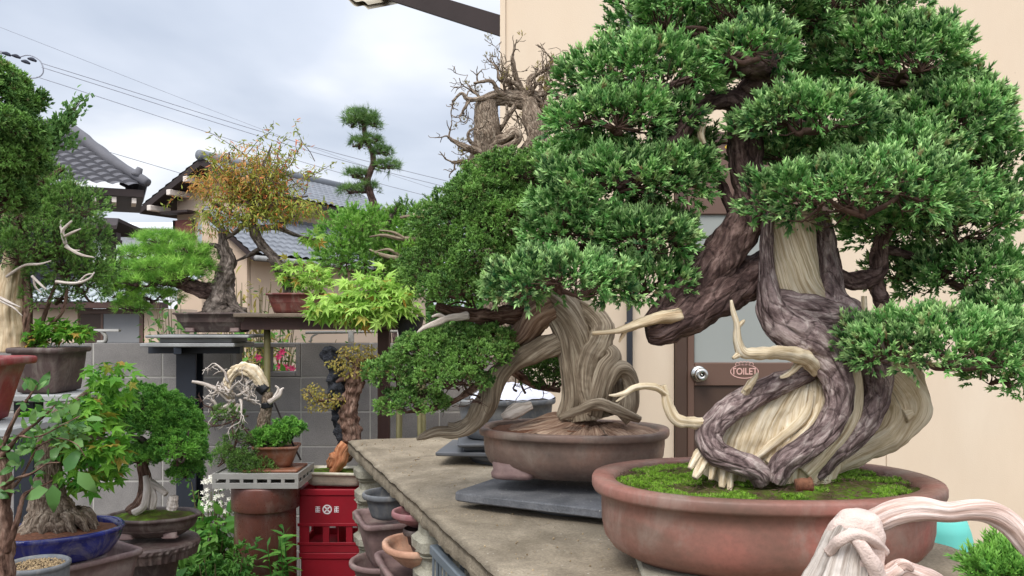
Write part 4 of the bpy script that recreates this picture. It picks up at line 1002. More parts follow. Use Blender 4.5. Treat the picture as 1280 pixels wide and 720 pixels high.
def juniper_pad(par, c, rad, r, rc, m, size, temps, mat, twmat, name='foliage_pad', dens=1.5, lo=-.35, up=.5, rnd=.35, anchor=None, keep=1., tw=True, twr=.003):
    cp, cn = pad_clumps(c, rad, rc, r, lo, dens, keep=keep)
    pos, dr, ti = clump_fill(cp, cn, rc, m, r, up, rnd)
    sc_ = size*r.uniform(.55, 1.3, len(pos))
    g = scatter(temps, pos, dr, sc_, r, tint=ti)
    o = mk(name, g, mat, par, smooth=False)
    if tw:
        a = c-np.array([0,0,rad[2]*.5]) if anchor is None else anchor
        hubs = [a+(c-a)*.6+r.normal(size=3)*rad*.25 for _ in range(4)]
        tw_ = [tube([a, (a+h)/2+r.normal(size=3)*.01, h], [twr*2.4, twr*2, twr*1.4], seg=6, n=7, cap=False) for h in hubs]
        for p in cp:
            h = hubs[int(np.argmin([np.linalg.norm(p-q) for q in hubs]))]; tw_ += twigs(h, [p], r, twr*.5)
        mk('twigs', tw_, twmat, o)
    return o
def tree1():
    r = R_(1); Y0 = 1.93
    c = np.array([P(953, 0, Y0)[0], Y0]); zr = 1.17; zb = .99
    st = mk('pot_stand', [rotz(box(c[0]-.29, c[0]+.32, c[1]-.19, c[1]+.19, BZ+.001, zb-.0005, .006), c, -.05)], MAT['lightblock'], origin=(c[0], c[1], BZ), smooth=False); tag(st, 'pale concrete slab under the large reddish oval pot', 'stone slab')
    t = thing('juniper_bonsai', 'large twisted juniper bonsai with cushions of green foliage, nearest, in a reddish oval pot', 'bonsai', (c[0], c[1], zb))
    po = pot('', '', c, zb,   .18, .39, .285, 2.25, -.03, MAT['pot1'], .062, .022, .027, .050, 6.0, parent=t, M=96, soil=1)
    so = mk('soil', [disc(c[0], c[1], zr-.012, .338, .232, 2.25, -.03, 26, 96, .008, 12, .03, (-.02,.02), .55, 3, -.006)], MAT['moss'], t)
    # moss and litter on the soil
    n = 14000; a = r.uniform(0, 2*PI, n); q = np.sqrt(r.uniform(0, 1, n))*.97; x, y = sell(a, .338, .232, 2.25); x, y = x*q, y*q
    zz = zr-.012+.03*np.exp(-(((x+.02)/(.55*.35))**2+((y-.02)/(.55*.23))**2))
    pos = np.stack([c[0]+x, c[1]+y, zz], -1)
    k = (wob(pos, 7, 77) > -.1)
    bl = scatter([t_tuft(R_(5), 6, .1)], pos[k], nrm(r.normal(size=(k.sum(),3))*.4+np.array([0,0,1])), r.uniform(.005,.011,k.sum()), r)
    mk('moss', bl, MAT['mossblade'], t, smooth=False)
    kk = np.where(~k)[0][:900]
    mk('litter', scatter([spindle([0,-.5,0],[0,.5,.1],.05)+(np.zeros(5),)], pos[kk]+np.array([0,0,.004]), nrm(r.normal(size=(len(kk),3))*.3+np.array([0,0,1])), r.uniform(.008,.022,len(kk)), r), MAT['twig'], t, smooth=False)
    mk('clay_lump', [tube([P(995,606,-.24+Y0), P(1014,605,-.24+Y0)], [.012,.014], seg=12, n=6, bump=.3, bf=50)], MAT['soil_red'], t)
    # --- trunk: deadwood core and live bark veins
    T = lambda l, **kw: ptube(l, Y0, **kw)
    core = [T([(1000,478,-.03,18),(968,510,-.035,36),(938,548,-.04,46),(915,585,-.04,46),(905,605,-.04,40)], seg=72, n=90, amp=.05, ks=(4,9,17,29), twist=4., bump=.08, bf=16, flat=.7, seed=22, flatdir=(0,1,0)),
            T([(965,610,-.02,64),(968,590,-.02,76),(990,560,-.015,76),(1012,520,-.01,66),(1032,480,.01,54),(1038,440,.03,46),(1012,402,.03,46),(994,362,.0,42),(991,325,.0,38),(990,297,.0,36),(990,262,.0,33)], seg=96, n=170, amp=.035, ks=(4,9,17,29), twist=5., bump=.06, bf=11, flat=.6, seed=2, flatdir=(0,1,0)),
            T([(1058,440,-.03,12),(1064,478,-.045,17),(1055,525,-.055,19),(1028,562,-.065,18),(1002,592,-.08,16)], seg=28, n=80, amp=.08, ks=(3,7,13), seed=5),
            T([(1095,438,.03,34),(1122,470,.05,36),(1134,508,.06,34),(1112,543,.06,25),(1068,562,.05,24),(1030,575,.03,26)], seg=44, n=100, amp=.09, ks=(3,8,15), twist=3., bump=.1, bf=14, seed=7, flat=.7, flatdir=(0,1,0)),
            T([(1128,520,.04,14),(1145,514,.04,8),(1158,513,.04,2)], seg=14, n=16, amp=.1, seed=8)]
    for i, l in enumerate(([(1015,490,-.05,7),(1004,522,-.07,8),(972,550,-.085,7),(944,574,-.09,6)], [(1026,482,-.04,6),(1020,520,-.065,8),(995,552,-.085,8),(960,580,-.09,7)])):
        core.append(T(l, seg=14, n=60, amp=.15, ks=(3,6), bump=.18, bf=22, seed=30+i))
    mk('deadwood', core, MAT['dead1'], t)
    roots = []
    for i, (a, b, e, f, w) in enumerate(((902,562,868,598,9), (900,572,888,600,6), (908,578,902,610,8), (914,580,912,614,6), (890,560,862,586,6))):
        roots.append(T([(a,b,-.08,w),((a*.4+e*.6),b*.6+f*.4-3,-.10,w*1.05),(e,f,-.12,w*.55)], seg=16, n=26, amp=.16, ks=(3,5,9), bump=.15, bf=30, seed=50+i))
    mk('roots', roots, MAT['dead1'], t)
    V = [[(960,264,-.025,8),(958,298,-.03,10),(959,340,-.035,12),(966,385,-.04,24),(990,412,-.05,33),(1022,434,-.06,31),(1044,467,-.075,25),(1049,503,-.09,21),(1034,537,-.11,19),(1006,560,-.125,19),(980,578,-.13,19),(968,600,-.12,17)],
         [(1024,266,.03,13),(1030,305,.03,17),(1033,340,.03,20),(1038,375,.02,28),(1056,402,.0,33),(1079,428,-.01,28),(1094,458,-.015,24),(1094,497,-.02,22),(1072,537,-.04,22),(1040,563,-.05,22),(1012,590,-.05,20)],
         [(962,380,-.02,24),(1000,388,-.035,27),(1040,400,-.03,27),(1074,415,-.01,22)],
         [(1014,466,-.04,12),(978,478,-.065,17),(940,496,-.08,19),(905,518,-.095,19),(886,542,-.10,19),(894,565,-.115,19),(920,577,-.125,18),(945,588,-.13,18),(952,602,-.12,14)]]
    for i, l in enumerate(V):
        mk('bark_vein', [T(l, seg=64, n=170, amp=.03, ks=(3,7,13,23), twist=2., bump=.10, bf=17, seed=60+i)], MAT['bark1'], t)
    # main branch that turns back up into the crown
    br = [T([(985,322,.08,20),(948,342,.03,29),(900,370,-.02,31),(855,396,-.05,30),(822,411,-.06,26),(808,414,-.06,16)], seg=64, n=140, amp=.045, ks=(4,9,17), twist=4, bump=.13, bf=13, seed=70),
          T([(812,408,-.04,15),(845,377,-.03,27),(886,338,-.02,30),(918,298,-.01,29),(936,262,0,27),(938,235,0,25),(930,205,0,25),(932,172,0,25),(928,140,.01,24),(940,110,.02,20),(965,70,.04,14),(990,30,.06,9)], seg=64, n=220, amp=.045, ks=(3,7,13,23), twist=4, bump=.13, bf=13, seed=71),
          T([(915,265,0,9),(902,232,.03,8),(884,206,.06,6),(850,200,.08,5)], seg=16, n=40, amp=.1, bump=.15, seed=72),
          T([(932,130,.01,15),(900,125,-.02,14),(868,142,-.04,13),(850,170,-.05,13),(828,192,-.06,12),(800,215,-.05,8),(770,235,-.03,5)], seg=28, n=80, amp=.1, bump=.16, bf=20, seed=73),
          T([(935,115,.01,18),(960,92,-.02,18),(925,84,-.05,15),(890,90,-.05,12),(850,105,-.04,8),(800,120,-.03,5)], seg=28, n=80, amp=.1, bump=.16, bf=20, seed=74),
          T([(1036,345,.05,12),(1070,352,.08,13),(1096,340,.09,13),(1100,310,.08,11),(1110,280,.04,8)], seg=24, n=60, amp=.1, bump=.2, bf=24, seed=75),
          T([(1092,345,.09,11),(1102,375,.10,12),(1112,400,.06,10),(1140,425,-.04,8),(1180,445,-.10,5)], seg=24, n=60, amp=.1, bump=.2, bf=24, seed=76),
          T([(935,160,.02,14),(985,150,.05,12),(1040,170,.07,10),(1090,180,.08,8),(1150,190,.08,6)], seg=20, n=60, amp=.1, bump=.2, bf=24, seed=77),
          T([(850,380,-.0,8),(870,340,.06,7),(840,300,.08,6),(790,270,.04,5),(740,310,-.02,4)], seg=14, n=50, amp=.1, bump=.2, bf=24, seed=78),
          T([(1045,310,.03,4),(1050,340,.03,4),(1046,372,.02,3),(1052,395,.02,2.5)], seg=8, n=30, bump=.2, seed=79),
          T([(1098,310,.08,8),(1140,320,.10,6),(1190,340,.10,5)], seg=10, n=30, bump=.2, seed=80)]
    for g in br: mk('branch', [g], MAT['bark_dark'], t)
    J = [[(1022,462,-.06,13),(1005,446,-.10,12),(975,440,-.13,10),(945,442,-.15,9),(928,440,-.16,8),(922,425,-.165,6),(921,405,-.17,4.5),(916,388,-.17,3.5),(914,375,-.17,2)],
         [(932,438,-.155,6),(922,444,-.16,4.5),(916,448,-.165,2.5)], [(921,410,-.168,4.5),(928,403,-.172,3),(931,400,-.174,1.2)],
         [(892,529,-.09,9),(866,528,-.11,8),(845,524,-.12,9),(836,508,-.12,8),(832,492,-.12,6),(829,481,-.12,5)], [(834,494,-.12,5),(818,484,-.13,5),(796,484,-.14,5),(782,491,-.145,4),(770,494,-.15,2.5),(761,494,-.15,1)], [(786,489,-.144,3),(776,498,-.146,2),(770,502,-.146,1)],
         [(850,394,-.09,10),(822,398,-.11,8),(795,406,-.12,7),(778,412,-.125,5),(762,415,-.13,3.5),(740,417,-.13,3)], [(785,408,-.12,4),(778,420,-.12,3),(774,428,-.12,1.5)],
         [(930,492,-.10,5),(938,480,-.11,6),(944,472,-.11,4),(947,466,-.11,2)], [(932,494,-.10,4),(936,484,-.115,3.5),(930,488,-.12,2)],
         [(1082,425,-.03,6),(1081,400,-.03,5),(1080,385,-.03,5),(1080,370,-.03,4)], [(1090,400,-.02,6),(1098,390,-.02,4),(1102,380,-.02,2)],
         [(880,150,-.06,5),(876,168,-.07,5.5),(880,180,-.07,4)], [(1000,455,-.09,5),(985,468,-.10,4),(975,472,-.10,2)]]
    for i, l in enumerate(J): mk('dead_branch', [T(l, seg=18, n=50, amp=.12, ks=(3,5,9), bump=.14, bf=30, seed=90+i)], MAT['dead1' if i not in (6,7) else 'dead_tan'], t)
    pads = [(900,22,135,44,.05,.17),(1015,8,125,52,.10,.18),(800,100,92,34,-.02,.14),(768,152,72,26,-.06,.12),(835,150,36,14,-.04,.07),(937,66,50,22,-.14,.08),(1120,80,84,48,.05,.16),(1195,130,40,32,.08,.11),(1005,152,88,26,-.13,.11),
            (1165,165,78,42,.05,.15),(1222,215,38,44,.09,.11),(1232,262,30,26,.07,.08),(1080,250,138,42,-.16,.15),(1120,196,64,26,-.04,.11),(1190,282,66,22,.06,.13),(1205,348,66,28,.10,.13),(1170,440,120,42,-.14,.15),(1262,400,44,30,.0,.12),(1262,470,36,20,-.06,.1),(985,203,56,18,.06,.1),(1045,196,60,20,.1,.1),(852,186,36,12,.1,.08),(860,50,80,30,.2,.1),(950,90,60,22,.2,.1),(1060,60,90,40,.25,.1),(1070,130,80,34,.22,.1),(1130,200,70,44,.2,.1),(1180,240,60,30,.2,.08),(740,205,60,22,.14,.1),(800,285,50,24,.16,.1),(1110,290,50,24,.16,.1),(1130,340,40,20,.18,.08),
            (775,232,96,30,-.02,.14),(850,212,44,13,-.03,.08),(708,262,32,22,-.02,.1),(732,298,62,22,.02,.12),(700,352,82,26,-.09,.12),(808,300,56,24,-.04,.11),(806,356,60,24,.02,.12),(645,362,26,14,-.08,.07)]
    for i, (px, py, rx, ry, dY, rY) in enumerate(pads):
        cc, rad = PC(px, py, Y0, dY, rx*.97, ry*.95, rY)
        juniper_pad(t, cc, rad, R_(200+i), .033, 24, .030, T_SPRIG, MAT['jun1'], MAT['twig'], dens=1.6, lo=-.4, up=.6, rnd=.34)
tree1()
def tree2():
    r = R_(2); Y0 = 2.60; c = np.array([P(717, 0, Y0)[0], Y0]); zr = 1.20; zb = BZ+.023+.026+.001
    t = thing('juniper_bonsai', 'dome shaped juniper bonsai with grey twisted trunk in the brown oval pot', 'bonsai', (c[0], c[1], zb))
    h = zr-zb
    pot('', '', c, zb+.036, h-.036, .292, .215, 2.4, -.22, MAT['pot2'], .06, .014, .022, .03, 4.0, parent=t, M=96, soil=1, feet=(4, .066, .036))
    mk('soil', [disc(c[0], c[1], zr-.01, .262, .185, 2.4, -.22, 20, 80, .008, 14, .02, (0,0), .6, 4)], MAT['soil_red'], t)
    T = lambda l, **kw: ptube(l, Y0, **kw)
    # plate of old root wood across the soil
    g = disc(c[0]+.03, c[1]-.02, zr+.004, .235, .15, 2.2, -.22, 30, 120, .010, 9, .035, (-.06,.03), .45, 9, -.012)
    V = g[0]; dx = V[:,0]-P(740,0,Y0)[0]; dy = V[:,1]-Y0; V[:,2] += .004*np.sin(np.arctan2(dy, dx)*16+wob(V,9,5)*2)*np.clip(np.hypot(dx,dy)/.05,0,1)
    G = np.stack([np.arctan2(dy,dx)*.16, .05*V[:,2], np.hypot(dx,dy)*1.0], -1)
    mk('root_plate', [(V, g[1], {'grain': G})], MAT['dead3'], t)
    q = P(636, 522, Y0-.06); mk('pale_root', [tube([q+np.array([-.02,0,.0]), q+np.array([.02,.0,.02]), q+np.array([.07,.02,.035])], [.012,.02,.012], seg=16, n=24, bump=.3, bf=30, flat=.6)], MAT['dead_white'], t)
    mk('trunk', [T([(738,522,-.0,34),(733,492,0,28),(727,455,0,25),(718,420,0,25),(702,390,0,27),(678,372,.01,28),(655,380,.03,22)], seg=72, n=150, amp=.07, ks=(5,11,19,31), twist=2., bump=.08, bf=10, seed=4),
                 T([(742,512,-.03,16),(734,480,-.03,19),(738,448,-.03,20),(748,430,-.02,20),(752,410,0,19),(735,390,.02,18),(706,374,.03,16)], seg=48, n=110, amp=.07, ks=(4,9,17), bump=.08, seed=6),
                 T([(708,522,-.02,15),(714,495,-.03,14),(710,455,-.03,13),(704,420,-.03,13),(690,392,-.02,13)], seg=40, n=90, amp=.1, ks=(4,9,17), seed=7),
                 T([(742,518,-.05,13),(748,490,-.06,14),(756,462,-.06,14),(766,448,-.05,13),(760,440,-.03,13),(748,442,-.02,12)], seg=32, n=80, amp=.1, ks=(4,9), seed=8)], MAT['dead2'], t)
    mk('trunk_loop', [T([(752,500,-.06,10),(760,478,-.07,11),(772,462,-.07,12),(784,466,-.06,12),(789,485,-.05,13),(784,508,-.05,16),(772,520,-.05,18)], seg=32, n=80, amp=.1, ks=(4,9), twist=8, seed=9),
                      T([(768,512,-.03,16),(770,490,-.02,16),(768,468,0,10)], seg=24, n=40, amp=.1, ks=(4,9), seed=10),
                      T([(700,522,-.10,5),(725,512,-.12,7),(745,505,-.12,9),(765,510,-.12,8),(785,518,-.11,7),(800,524,-.10,5)], seg=20, n=50, amp=.15, ks=(3,7), bump=.1, seed=11)], MAT['dead2'], t)
    mk('hollow_wood', [T([(690,382,-.02,22),(668,395,-.02,24),(655,415,-.01,20),(640,428,0,15),(622,436,.01,10)], seg=48, n=80, amp=.09, ks=(4,9,17), seed=12),
                       T([(648,385,.02,18),(650,410,.03,16),(640,432,.03,14),(625,440,.03,8)], seg=36, n=60, amp=.09, ks=(4,9,17), seed=13)], MAT['dead3'], t)
    mk('cascade_branch', [T([(706,428,-.02,16),(680,436,-.03,17),(655,446,-.04,15),(634,458,-.05,14),(618,476,-.06,16),(608,505,-.07,17),(592,528,-.08,14),(572,540,-.09,10),(548,540,-.10,8),(532,544,-.10,6),(521,549,-.10,2)], seg=44, n=150, amp=.11, ks=(3,7,13), twist=6, bump=.12, bf=16, seed=14),
                          T([(612,500,-.07,8),(590,524,-.08,8),(572,533,-.085,7),(560,532,-.09,5)], seg=20, n=40, amp=.1, seed=15)], MAT['dead2'], t)
    mk('dead_branch', [T([(585,395,-.15,6),(560,398,-.18,5),(545,404,-.19,5),(530,410,-.2,3),(522,416,-.2,1.5)], seg=14, n=36, amp=.14, bump=.15, seed=16), T([(556,398,-.18,4),(548,394,-.19,3),(540,396,-.2,1.5)], seg=10, n=16, amp=.1, seed=17)], MAT['dead_white'], t)
    bl = []
    for i, l in enumerate(([(668,380,.0,18),(640,392,-.03,15),(605,396,-.06,12),(575,392,-.08,9),(545,382,-.08,6)], [(655,375,.02,14),(632,352,.0,11),(600,335,-.04,8),(570,325,-.05,5)], [(680,370,.02,14),(672,330,.03,10),(650,290,.02,7),(640,240,.0,4)], [(630,455,-.05,7),(650,470,.04,6),(668,482,.1,5),(700,488,.12,4)], [(620,410,.0,7),(606,422,-.04,6),(590,424,-.08,5),(580,430,-.1,3)], [(610,470,-.06,8),(590,470,-.1,6),(560,465,-.13,5),(520,470,-.15,3)], [(600,480,-.08,6),(570,500,-.12,4),(540,512,-.14,3),(510,515,-.15,2)])):
        bl.append(T(l, seg=16, n=50, amp=.12, bump=.2, bf=24, seed=20+i))
    for g in bl: mk('branch', [g], MAT['bark_brown'], t)
    r3 = R_(31); tw = []
    for k in range(9):
        p = P(r3.uniform(640,712), r3.uniform(474,494), Y0+.08); branchy(p, (r3.normal(), .3, .8), .09, .004, 2, r3, .4, (2,3), .7, out=tw, tips=[])
    for k in range(10):
        p = P(r3.uniform(520,615), r3.uniform(470,510), Y0-.1); branchy(p, (-.5, r3.normal()*.4, .5), .09, .0035, 2, r3, .35, (2,3), .7, out=tw, tips=[])
    for k in range(14):
        p = P(r3.uniform(560,660), r3.uniform(345,395), Y0-.04); branchy(p, (-.4+r3.normal()*.4, r3.normal()*.5, .8), .12, .004, 2, r3, .35, (2,3), .7, out=tw, tips=[])
    mk('twigs', tw, MAT['twig'], t)
    pads = [(645,222,68,34,-.04,.17),(605,255,64,36,-.08,.15),(690,250,50,44,.06,.16),(565,292,56,40,-.06,.15),(640,285,70,46,-.14,.16),(545,340,48,46,-.04,.15),(610,330,60,40,-.16,.14),(660,335,56,36,-.1,.14),(575,362,54,24,-.14,.13),(640,240,80,40,.1,.16),
            (590,428,62,22,-.06,.13),(540,440,58,26,-.12,.13),(500,470,44,26,-.12,.1),(560,475,54,26,-.18,.12),(600,450,44,22,-.16,.1),(520,505,50,18,-.14,.1),(690,470,44,34,.16,.12)]
    for i, (px, py, rx, ry, dY, rY) in enumerate(pads):
        cc, rad = PC(px, py, Y0, dY, rx*.88, ry*.80, rY*.9)
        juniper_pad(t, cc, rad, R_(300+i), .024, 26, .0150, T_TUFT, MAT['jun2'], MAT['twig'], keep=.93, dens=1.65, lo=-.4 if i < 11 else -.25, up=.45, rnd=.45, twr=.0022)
tree2()
def tree3():
    r = R_(3); Y0 = 3.38; c = P(632, 0, Y0); zb = BZ+.089+.002; zr = P(0, 497, Y0)[2]
    t = thing('bare_juniper', 'old juniper with almost bare brown branches and arching trunk behind the dome shaped bonsai', 'bonsai', (c[0], c[1], zb))
    pot('', '', (c[0], c[1]), zb, zr-zb, .20, .16, 2.6, .05, MAT['potgrey'], .03, .012, .02, .02, 1.6, parent=t, soil=1)
    mk('soil', [disc(c[0], c[1], zr-.012, .178, .138, 2.6, .05)], MAT['soil'], t)
    T = lambda l, **kw: ptube(l, Y0, **kw)
    mk('trunk', [T([(640,520,.0,24),(632,430,.03,22),(618,340,.03,21),(606,260,.02,20),(602,210,0,19),(609,175,0,19),(608,140,0,18),(612,124,.0,14)], seg=48, n=150, amp=.09, ks=(3,7,13), twist=3, bump=.12, bf=10, seed=1),
                 T([(602,128,0,10),(622,122,0,11),(645,124,0,12),(668,132,.02,13),(690,145,.04,13),(706,150,.06,12),(722,160,.08,8)], seg=40, n=90, amp=.1, ks=(3,7,13), bump=.13, bf=12, seed=2),
                 T([(660,126,-.02,11),(666,148,-.03,15),(671,168,-.03,16),(668,184,-.02,16),(658,198,0,14),(648,212,.01,10)], seg=40, n=80, amp=.1, ks=(3,7,13), bump=.13, bf=12, seed=3),
                 T([(672,170,.0,9),(690,186,.02,9),(705,198,.03,9),(722,202,.04,6),(738,198,.04,3)], seg=20, n=50, amp=.1, bump=.15, seed=4),
                 T([(614,182,-.02,9),(632,172,-.04,8),(645,166,-.05,8),(646,176,-.05,6),(630,184,-.05,4),(618,182,-.05,3)], seg=20, n=50, amp=.1, bump=.15, seed=5)], MAT['bark_tan'], t)
    tips = []; out = []
    for i, (px, py, dx, dz, L, rd_) in enumerate(((660,122,-.8,.35,.24,.014),(650,120,-.9,.2,.3,.015),(662,120,.1,1,.10,.014),(668,118,.8,.5,.22,.014),(664,124,1,.3,.22,.013),(645,124,-.2,1,.17,.013),(620,124,-1,.15,.2,.010),(658,120,-.6,.5,.2,.012),(662,122,.9,.5,.24,.013),(672,130,1,-.2,.16,.008),(640,122,-1,.5,.2,.008),(660,118,.6,.6,.2,.010),(676,138,.8,-.6,.14,.007),(655,120,-.8,.5,.2,.010),
                                                   (604,190,-1,.15,.14,.009),(600,205,-1,.0,.12,.008),(606,180,-.8,.6,.12,.007),(608,196,-1,-.2,.11,.007),(610,150,-.6,-.4,.1,.005),(690,190,.8,.1,.12,.007),(640,132,.4,-.9,.1,.005),(700,200,1,.1,.12,.006))):
        branchy(P(px, py, Y0-.01), (dx, r.normal()*.35, dz), L*.72, rd_*.85, 3, r, .38, (2,4), .62, .02, out, tips, seg=6, thick=.7, minr=.0015)
    for l in ([(660,122,0,5),(650,107,-.01,4.5),(645,97,-.02,4),(641,77,-.03,3.5),(640,70,-.03,2.5)], [(662,120,0,5),(662,100,.02,4.5),(672,92,.02,4),(687,82,.03,3.5),(690,72,.03,2)], [(688,82,.03,3),(698,85,.03,2.5),(706,87,.03,1.5)], [(660,117,0,4.5),(640,102,-.03,3.5),(625,100,-.04,3),(622,88,-.04,1.5)],
              [(657,121,0,5),(625,117,-.03,4),(615,102,-.05,3),(592,104,-.06,1.8)], [(622,119,-.03,4),(587,125,-.05,3.5),(577,117,-.06,2.5),(565,127,-.06,1.5)], [(587,125,-.05,3),(580,136,-.06,2.2),(577,142,-.06,1)], [(670,120,0,4.5),(690,116,.03,4),(715,136,.06,3)], [(680,120,.0,3.5),(685,132,-.02,2.6),(702,136,-.03,1.5)],
              [(607,192,-.03,6),(585,185,-.05,5),(570,178,-.06,3.5),(560,171,-.06,2)], [(602,199,-.02,5),(580,202,-.04,3.5),(564,203,-.05,2)], [(597,186,-.03,3.5),(586,174,-.05,2.6),(588,163,-.06,2),(602,160,-.06,1)], [(690,186,.02,5),(708,204,.0,5),(737,197,-.02,3)], [(676,196,.0,4),(690,184,-.02,4),(700,176,-.03,2.5)]):
        out.append(T(l, seg=10, n=26, amp=.12, bump=.25, bf=40, seed=len(out)))
        e = l[-1]; m_ = l[-2]; q = P(e[0], e[1], Y0+e[2]); dd = q-P(m_[0], m_[1], Y0+m_[2])
        for _ in range(2): branchy(q-dd*r.uniform(0,.4), nrm(dd+r.normal(size=3)*.03), .07, .004, 1, r, .35, (2,4), .6, .05, out, tips, seg=5, thick=.7, minr=.0014)
    mk('branches', out, MAT['bark_tan'], t)
    tp = [p for p, d in tips]; sel = [p for p in tp if r.uniform() < .085]
    pos, dr, ti = clump_fill(np.array(sel), np.tile([0,0,1.0], (len(sel),1)), .016, 12, r, .4, .5)
    mk('foliage', scatter(T_SPRIG_F, pos, dr, .016*r.uniform(.6,1.1,len(pos)), r, tint=ti*.8), MAT['leaf_tan'], t, smooth=False)
    # white plastic over the soil of its pot
    g = disc(c[0]+.03, c[1]-.02, zr+.03, .17, .11, 2.4, .1, 16, 60, .02, 9, .045, (0,0), .6, 6, -.03)
    o = mk('plastic_sheet', [g], MAT['bag_white'], origin=(c[0], c[1], zr)); tag(o, 'crumpled white plastic sheet over the soil of the dark grey pot', 'sheet')
tree3()
def foreground():
    r = R_(4); Y0 = 1.22; c = P(1110, 0, Y0); zb = BZ+.001; zr = 1.07
    t = thing('driftwood_bonsai', 'pale driftwood trunk with coarse wrap and long bare branch in the foreground', 'bonsai', (c[0], c[1], zb))
    pot('', '', (c[0], c[1]), zb, zr-zb, .17, .115, 2.4, 0, MAT['potdark'], .03, .012, .018, .02, 1.6, parent=t, soil=1)
    mk('soil', [disc(c[0], c[1], zr-.01, .15, .095, 2.4, 0)], MAT['soil'], t)
    T = lambda l, **kw: ptube(l, Y0, **kw)
    mk('trunk', [T([(1062,850,.0,80),(1048,770,0,64),(1055,715,0,49),(1066,672,0,38),(1077,650,0,26)], seg=56, n=120, amp=.06, ks=(4,9,17), bump=.06, bf=18, seed=1)], MAT['dead_white'], t)
    mk('wrap', [T([(1066,705,0,42.5),(1067,690,0,41),(1070,672,0,39.5),(1074,655,0,36),(1077,643,0,27),(1078,637,0,10)], seg=72, n=60, amp=.03, ks=(3,7,11), bump=.09, bf=24, seed=2),
                T([(1066,672,-.05,7),(1082,690,-.055,10),(1094,712,-.05,12),(1100,735,-.045,13),(1104,760,-.03,14)], seg=28, n=60, amp=.08, ks=(3,5,9), bump=.1, bf=30, seed=3),
                T([(1036,690,-.02,7),(1050,676,-.045,8),(1070,668,-.052,8),(1092,676,-.04,8),(1106,690,-.01,7)], seg=24, n=50, amp=.1, bump=.1, bf=30, seed=4)], MAT['wrap'], t)
    mk('long_branch', [T([(1072,660,.05,15),(1098,650,.04,17),(1120,641,.03,17),(1150,637,.02,16),(1185,641,.01,14),(1215,638,0,15),(1240,641,0,17),(1262,655,0,17),(1282,680,.0,15),(1310,715,.02,12),(1330,760,.05,9)], seg=56, n=150, amp=.09, ks=(2,5,9,17), twist=1., bump=.08, bf=12, seed=5)], MAT['dead_pink'], t)
    mk('low_deadwood', [T([(1085,735,-.02,20),(1112,722,-.03,17),(1128,712,-.03,15),(1150,718,-.03,13),(1175,728,-.02,12),(1200,750,0,14)], seg=36, n=80, amp=.14, ks=(3,7,11), bump=.2, bf=26, seed=6), T([(1118,716,-.03,9),(1130,706,-.04,8),(1140,712,-.04,5)], seg=20, n=24, amp=.1, bump=.15, seed=7)], MAT['dead_pink'], t)
    # small juniper in black pot at the lower right
    Y0 = 1.66; c = P(1282, 0, Y0); zr = P(0, 700, Y0)[2]; zb = BZ+.001
    t = thing('small_juniper', 'small bright green juniper in a black pot at the lower right corner', 'bonsai', (c[0], c[1], zb))
    pot('', '', (c[0], c[1]), zb, zr-zb, .115, .09, 2.6, .3, MAT['potblack'], .02, .006, .01, .01, 1.4, parent=t, soil=1)
    mk('soil', [disc(c[0], c[1], zr-.008, .105, .08, 2.6, .3)], MAT['soil'], t)
    mk('trunk', [tube([(c[0], c[1], zr-.01), (c[0]+.01, c[1]-.02, zr+.03), (c[0]-.01, c[1]-.05, zr+.045), (c[0]-.04, c[1]-.09, zr+.04)], [.012,.010,.007,.004], seg=14, n=40, amp=.1, bump=.2)], MAT['bark_brown'], t)
    for i, (px, py, rx, ry, dY) in enumerate(((1246,716,32,9,-.1),(1285,720,40,16,-.12),(1268,701,24,6,-.08))):
        cc, rad = PC(px, py, Y0, dY, rx, ry, .06)
        juniper_pad(t, cc, rad, R_(400+i), .018, 14, .034, T_SPRIG_F, MAT['jun3'], MAT['twig'], dens=1.6, up=.35, rnd=.5, twr=.002)
    # turquoise sheet over a stand
    Y = 2.85; c = P(1178, 0, Y); zt = P(0, 650, Y)[2]
    M = 80; a = np.linspace(0, 2*PI, M, endpoint=False); rows = []
    for k, s in enumerate(np.linspace(0, 1, 24)):
        rad = .075+.11*s**.7; f = 1+.16*s*np.sin(a*7+.6)+.06*s*np.sin(a*13+2); rows.append(np.stack([c[0]+np.cos(a)*rad*f, c[1]+np.sin(a)*rad*f, np.full(M, zt*(1-s)+.002)+.02*s*np.sin(a*7)], -1))
    V = np.vstack(rows); i = np.arange(23)[:,None]*M; j = np.arange(M)[None,:]; j2 = (j+1)%M
    V = np.vstack([V, [[c[0], c[1], zt+.012]]])
    o = mk('turquoise_sheet', [(V, [np.stack([i+j, i+M+j, i+M+j2, i+j2], -1).reshape(-1,4), np.stack([np.arange(M), (np.arange(M)+1)%M, np.full(M, 24*M)], -1)])], MAT['sheet_turq'], origin=(c[0], c[1], 0)); tag(o, 'turquoise plastic sheet draped over a stand by the cream wall', 'sheet')
foreground()

